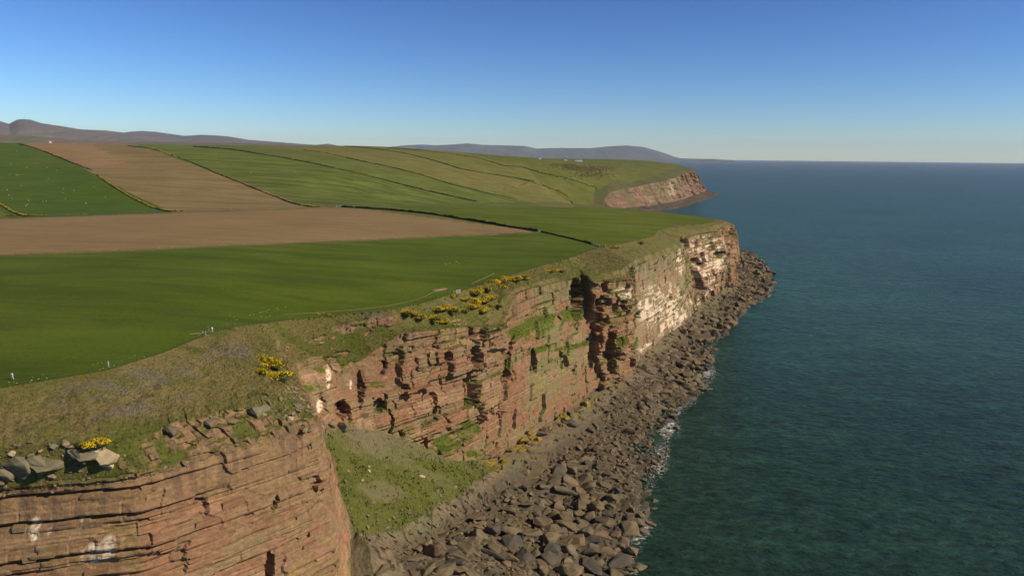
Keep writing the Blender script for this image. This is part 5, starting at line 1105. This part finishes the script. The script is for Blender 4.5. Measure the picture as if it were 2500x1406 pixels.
# ------------------------------------------------------------------ slabs standing proud of the cliffs
slabm = []; SLT = []
for k in range(10):
    r = random.Random(900 + k); bm = bmesh.new(); bmesh.ops.create_cube(bm, size=2)
    for v in bm.verts: v.co = Vector((v.co.x * (1 + r.uniform(-.15, .1)), v.co.y * (1 + r.uniform(-.15, .15)), v.co.z * (1 + r.uniform(-.3, .1))))
    bmesh.ops.bevel(bm, geom=bm.edges[:], offset=.06, segments=1, affect='EDGES'); bmesh.ops.triangulate(bm, faces=bm.faces[:])
    V = np.array([v.co[:] for v in bm.verts]); F_ = np.array([[v.index for v in f.verts] for f in bm.faces]); bm.free()
    c = [red, tan, pink * .85, dark * 1.3, tan * .9, olive, red * 1.1, tan, C(.2, .15, .08), olive * 1.1][k]
    SLT.append(c); slabm.append(mesh_np('rock_slab', V, F_, M_ROCK, {'tint': np.tile(c, (len(V), 1))}))
for (lo, hi, o_), n_, pal in zip(CL, (34, 60, 40, 34, 34, 30), ([1, 4, 8], [0, 1, 3, 6, 7], [5, 8, 9, 1], [0, 6, 3], [5, 9, 8], [8, 1, 2])):
    msk = (FTf > max(lo, .3)) & (FTf < min(hi, 25)) & (FVf > 3.15) & (FVf < 5.9) & (FY < 1420) & (FX > -20) & (gmask.ravel() < .3) & (gm.ravel() < .15)
    for k in choose(msk, n_):
        p = FIN[k]; s_ = link('rock_slab', slabm[int(np.argmin([np.abs(t_ - FTINT[k]).sum() + .03 * rng.random() for t_ in SLT]))], o_); L2 = rng.uniform(1.0, 2.6) * (1 + FD[k] / 900); hh = rng.uniform(.35, .9)
        n0 = FONx[k]; s_.location = (p[0] - n0[0] * .55, p[1] - n0[1] * .55, p[2]); s_.scale = (L2, rng.uniform(.8, 1.2), hh); s_.rotation_euler = (rng.normal(0, .03), rng.normal(0, .04), math.atan2(n0[1], n0[0]) - math.pi / 2 + rng.normal(0, .08))

# ------------------------------------------------------------------ grass tufts
def tufts(name, label, idx, hmin, hmax, blades=3, dark_=.75):
    n_ = len(idx); r = np.random.default_rng(len(name) + n_); P = FIN[idx]; cc = FTINT[idx]
    allV = []; allC = []
    for b in range(blades):
        a_ = r.random(n_) * 6.28; h_ = hmin + (hmax - hmin) * r.random(n_) ** 2; w_ = h_ * (.35 + .3 * r.random(n_)); off_ = r.normal(0, .22, (n_, 2)); lean = r.normal(0, .35, (n_, 2)) * h_[:, None]
        bx = P + np.concatenate([off_, np.full((n_, 1), -.08)], 1); dx_ = np.stack([np.cos(a_) * w_, np.sin(a_) * w_, 0 * w_], 1)
        tip = bx + np.concatenate([lean, h_[:, None]], 1)
        allV.append(np.stack([bx - dx_, bx + dx_, tip], 1)); cv = cc * (r.uniform(dark_, 1.35, n_))[:, None]; allC.append(np.repeat(cv[:, None], 3, 1))
    V = np.concatenate(allV).reshape(-1, 3); c = np.concatenate(allC).reshape(-1, 3)
    o = link(name, mesh_np(name, V, np.arange(len(V)).reshape(-1, 3), M_TURF, {'tint': c.clip(0, 1)})); tag(o, label, kind='stuff')
rk = rockish.ravel()
m1 = (FVf > 1.0) & (FVf < 3.0) & (FTf < 6.5) & (rk < .4) & (FX > -60) & (FY < 1250)
tufts('rough_grass', 'rough tussocky grass on the near headland', choose(m1, 15000), .10, .38, dark_=.9)
m2 = (FVf > 1.0) & (FVf < 3.0) & (FTf >= 6.5) & (FTf < 19) & (rk < .4)
tufts('rough_grass', 'rough grass above the recess and olive wall', choose(m2, 12000), .15, .5, dark_=.9)
m3 = (FVf > 6.02) & (FVf < 7.0) & (FTf > 5.9) & (FTf < 11.6)
tufts('rough_grass', 'coarse tufts covering the grass fan', choose(m3, 1500, (.3 + (FTINT[:, 1] > FTINT[:, 0]) * .6) * sst(.4, .6, fbm(FIN[:, 0] * .25, FIN[:, 1] * .25, 621, 3))), .2, .9, dark_=.9)
m4 = (gmask.ravel() > .45) & (FVf > 3)
tufts('rough_grass', 'grass tufts hanging on the cliff ledges', choose(m4, 7000), .2, .7, dark_=.9)
# bracken and heath on the far headland
r = np.random.default_rng(77); HP = []
for (cx_, cy_, rx, ry, n_) in [(1400, 409, 60, 9, 260), (1460, 412, 50, 8, 200), (1370, 402, 30, 4, 70), (1440, 427, 60, 7, 160), (1560, 406, 22, 4, 60), (1500, 404, 40, 5, 70)]:
    for _ in range(n_):
        HP.append(hit(cx_ + r.normal(0, .5) * rx, cy_ + r.normal(0, .5) * ry, 1500, 3400, 120))
HP = np.array(HP); V_ = []; F__ = []; o_ = 0
for p in HP:
    V, F_ = HULL['rounded'][int(r.integers(2))]; V_.append(V * np.array([4, 6, 1.3]) * r.uniform(.5, 1.3) + p); F__.append(F_ + o_); o_ += len(V)
o = link('bracken', mesh_np('bracken', np.concatenate(V_), np.concatenate(F__), M_BRACKEN)); tag(o, 'brown bracken patches on the far headland', kind='stuff')

# ------------------------------------------------------------------ surf
def mat_surf():
    m_, N, L, B = nmat('surf_foam'); v = mapping(N, L); at = N.new('ShaderNodeAttribute'); at.attribute_name = 'foam'
    n1_ = N.new('ShaderNodeTexNoise'); n1_.inputs['Scale'].default_value = .45; n1_.inputs['Detail'].default_value = 7; n1_.inputs['Roughness'].default_value = .72; n1_.inputs['Distortion'].default_value = 1.2; L.new(v, n1_.inputs['Vector'])
    ad = N.new('ShaderNodeMath'); ad.operation = 'ADD'; L.new(n1_.outputs['Fac'], ad.inputs[0]); L.new(at.outputs['Fac'], ad.inputs[1])
    mr = N.new('ShaderNodeMapRange'); mr.inputs[1].default_value = .95; mr.inputs[2].default_value = 1.12; L.new(ad.outputs[0], mr.inputs[0]); L.new(mr.outputs[0], B.inputs['Alpha'])
    B.inputs['Base Color'].default_value = (.62, .62, .58, 1); B.inputs['Roughness'].default_value = .6; return m_
ns = 1500; ti = np.linspace(5, 26.2, ns); Wx = np.interp(ti, tt, cols[:, 8, 0]); Wy = np.interp(ti, tt, cols[:, 8, 1])
tx = np.gradient(Wx); ty = np.gradient(Wy); ln = np.hypot(tx, ty) + 1e-9; nx, ny = ty / ln, -tx / ln
kk = np.exp(-.5 * (np.arange(-40, 41) / 16) ** 2); kk /= kk.sum(); nx = np.convolve(np.pad(nx, 40, 'edge'), kk, 'valid'); ny = np.convolve(np.pad(ny, 40, 'edge'), kk, 'valid')
offs = np.array([-12, -7, -3, 0, 3, 6, 10, 15, 22, 30]); V = np.stack([np.stack([Wx + nx * d, Wy + ny * d, np.full(ns, .06)], 1) for d in offs])
sarc = np.cumsum(np.hypot(np.gradient(Wx), np.gradient(Wy)))
fo_ = np.array([.26, .38, .46, .46, .39, .30, .21, .14, .08, .0])[:, None] + .24 * (fbm(sarc * .05, sarc * 0, 651, 3)[None] - .5)
o = link('surf', mesh_np('surf', V, grid_faces(len(offs), ns), mat_surf(), {'foam': fo_.ravel()})); tag(o, 'white surf breaking along the boulder shore', kind='stuff')

# ------------------------------------------------------------------ air
hz = bpy.data.meshes.new('haze'); x0, x1, y0, y1, z0, z1 = -52000, 52000, -3000, 50000, -8.5, 1150
hz.from_pydata([(x0, y0, z0), (x1, y0, z0), (x1, y1, z0), (x0, y1, z0), (x0, y0, z1), (x1, y0, z1), (x1, y1, z1), (x0, y1, z1)], [], [(0, 3, 2, 1), (4, 5, 6, 7), (0, 1, 5, 4), (1, 2, 6, 5), (2, 3, 7, 6), (3, 0, 4, 7)])
hm_ = bpy.data.materials.new('haze'); hm_.use_nodes = True; N = hm_.node_tree.nodes; N.remove(N['Principled BSDF']); pv = N.new('ShaderNodeVolumePrincipled')
pv.inputs['Color'].default_value = (.84, .93, 1.0, 1); pv.inputs['Density'].default_value = 1.5e-5; pv.inputs['Anisotropy'].default_value = .0
hm_.node_tree.links.new(pv.outputs[0], N['Material Output'].inputs['Volume']); hz.materials.append(hm_)
tag(link('haze', hz), 'thin sea haze', kind='stuff')
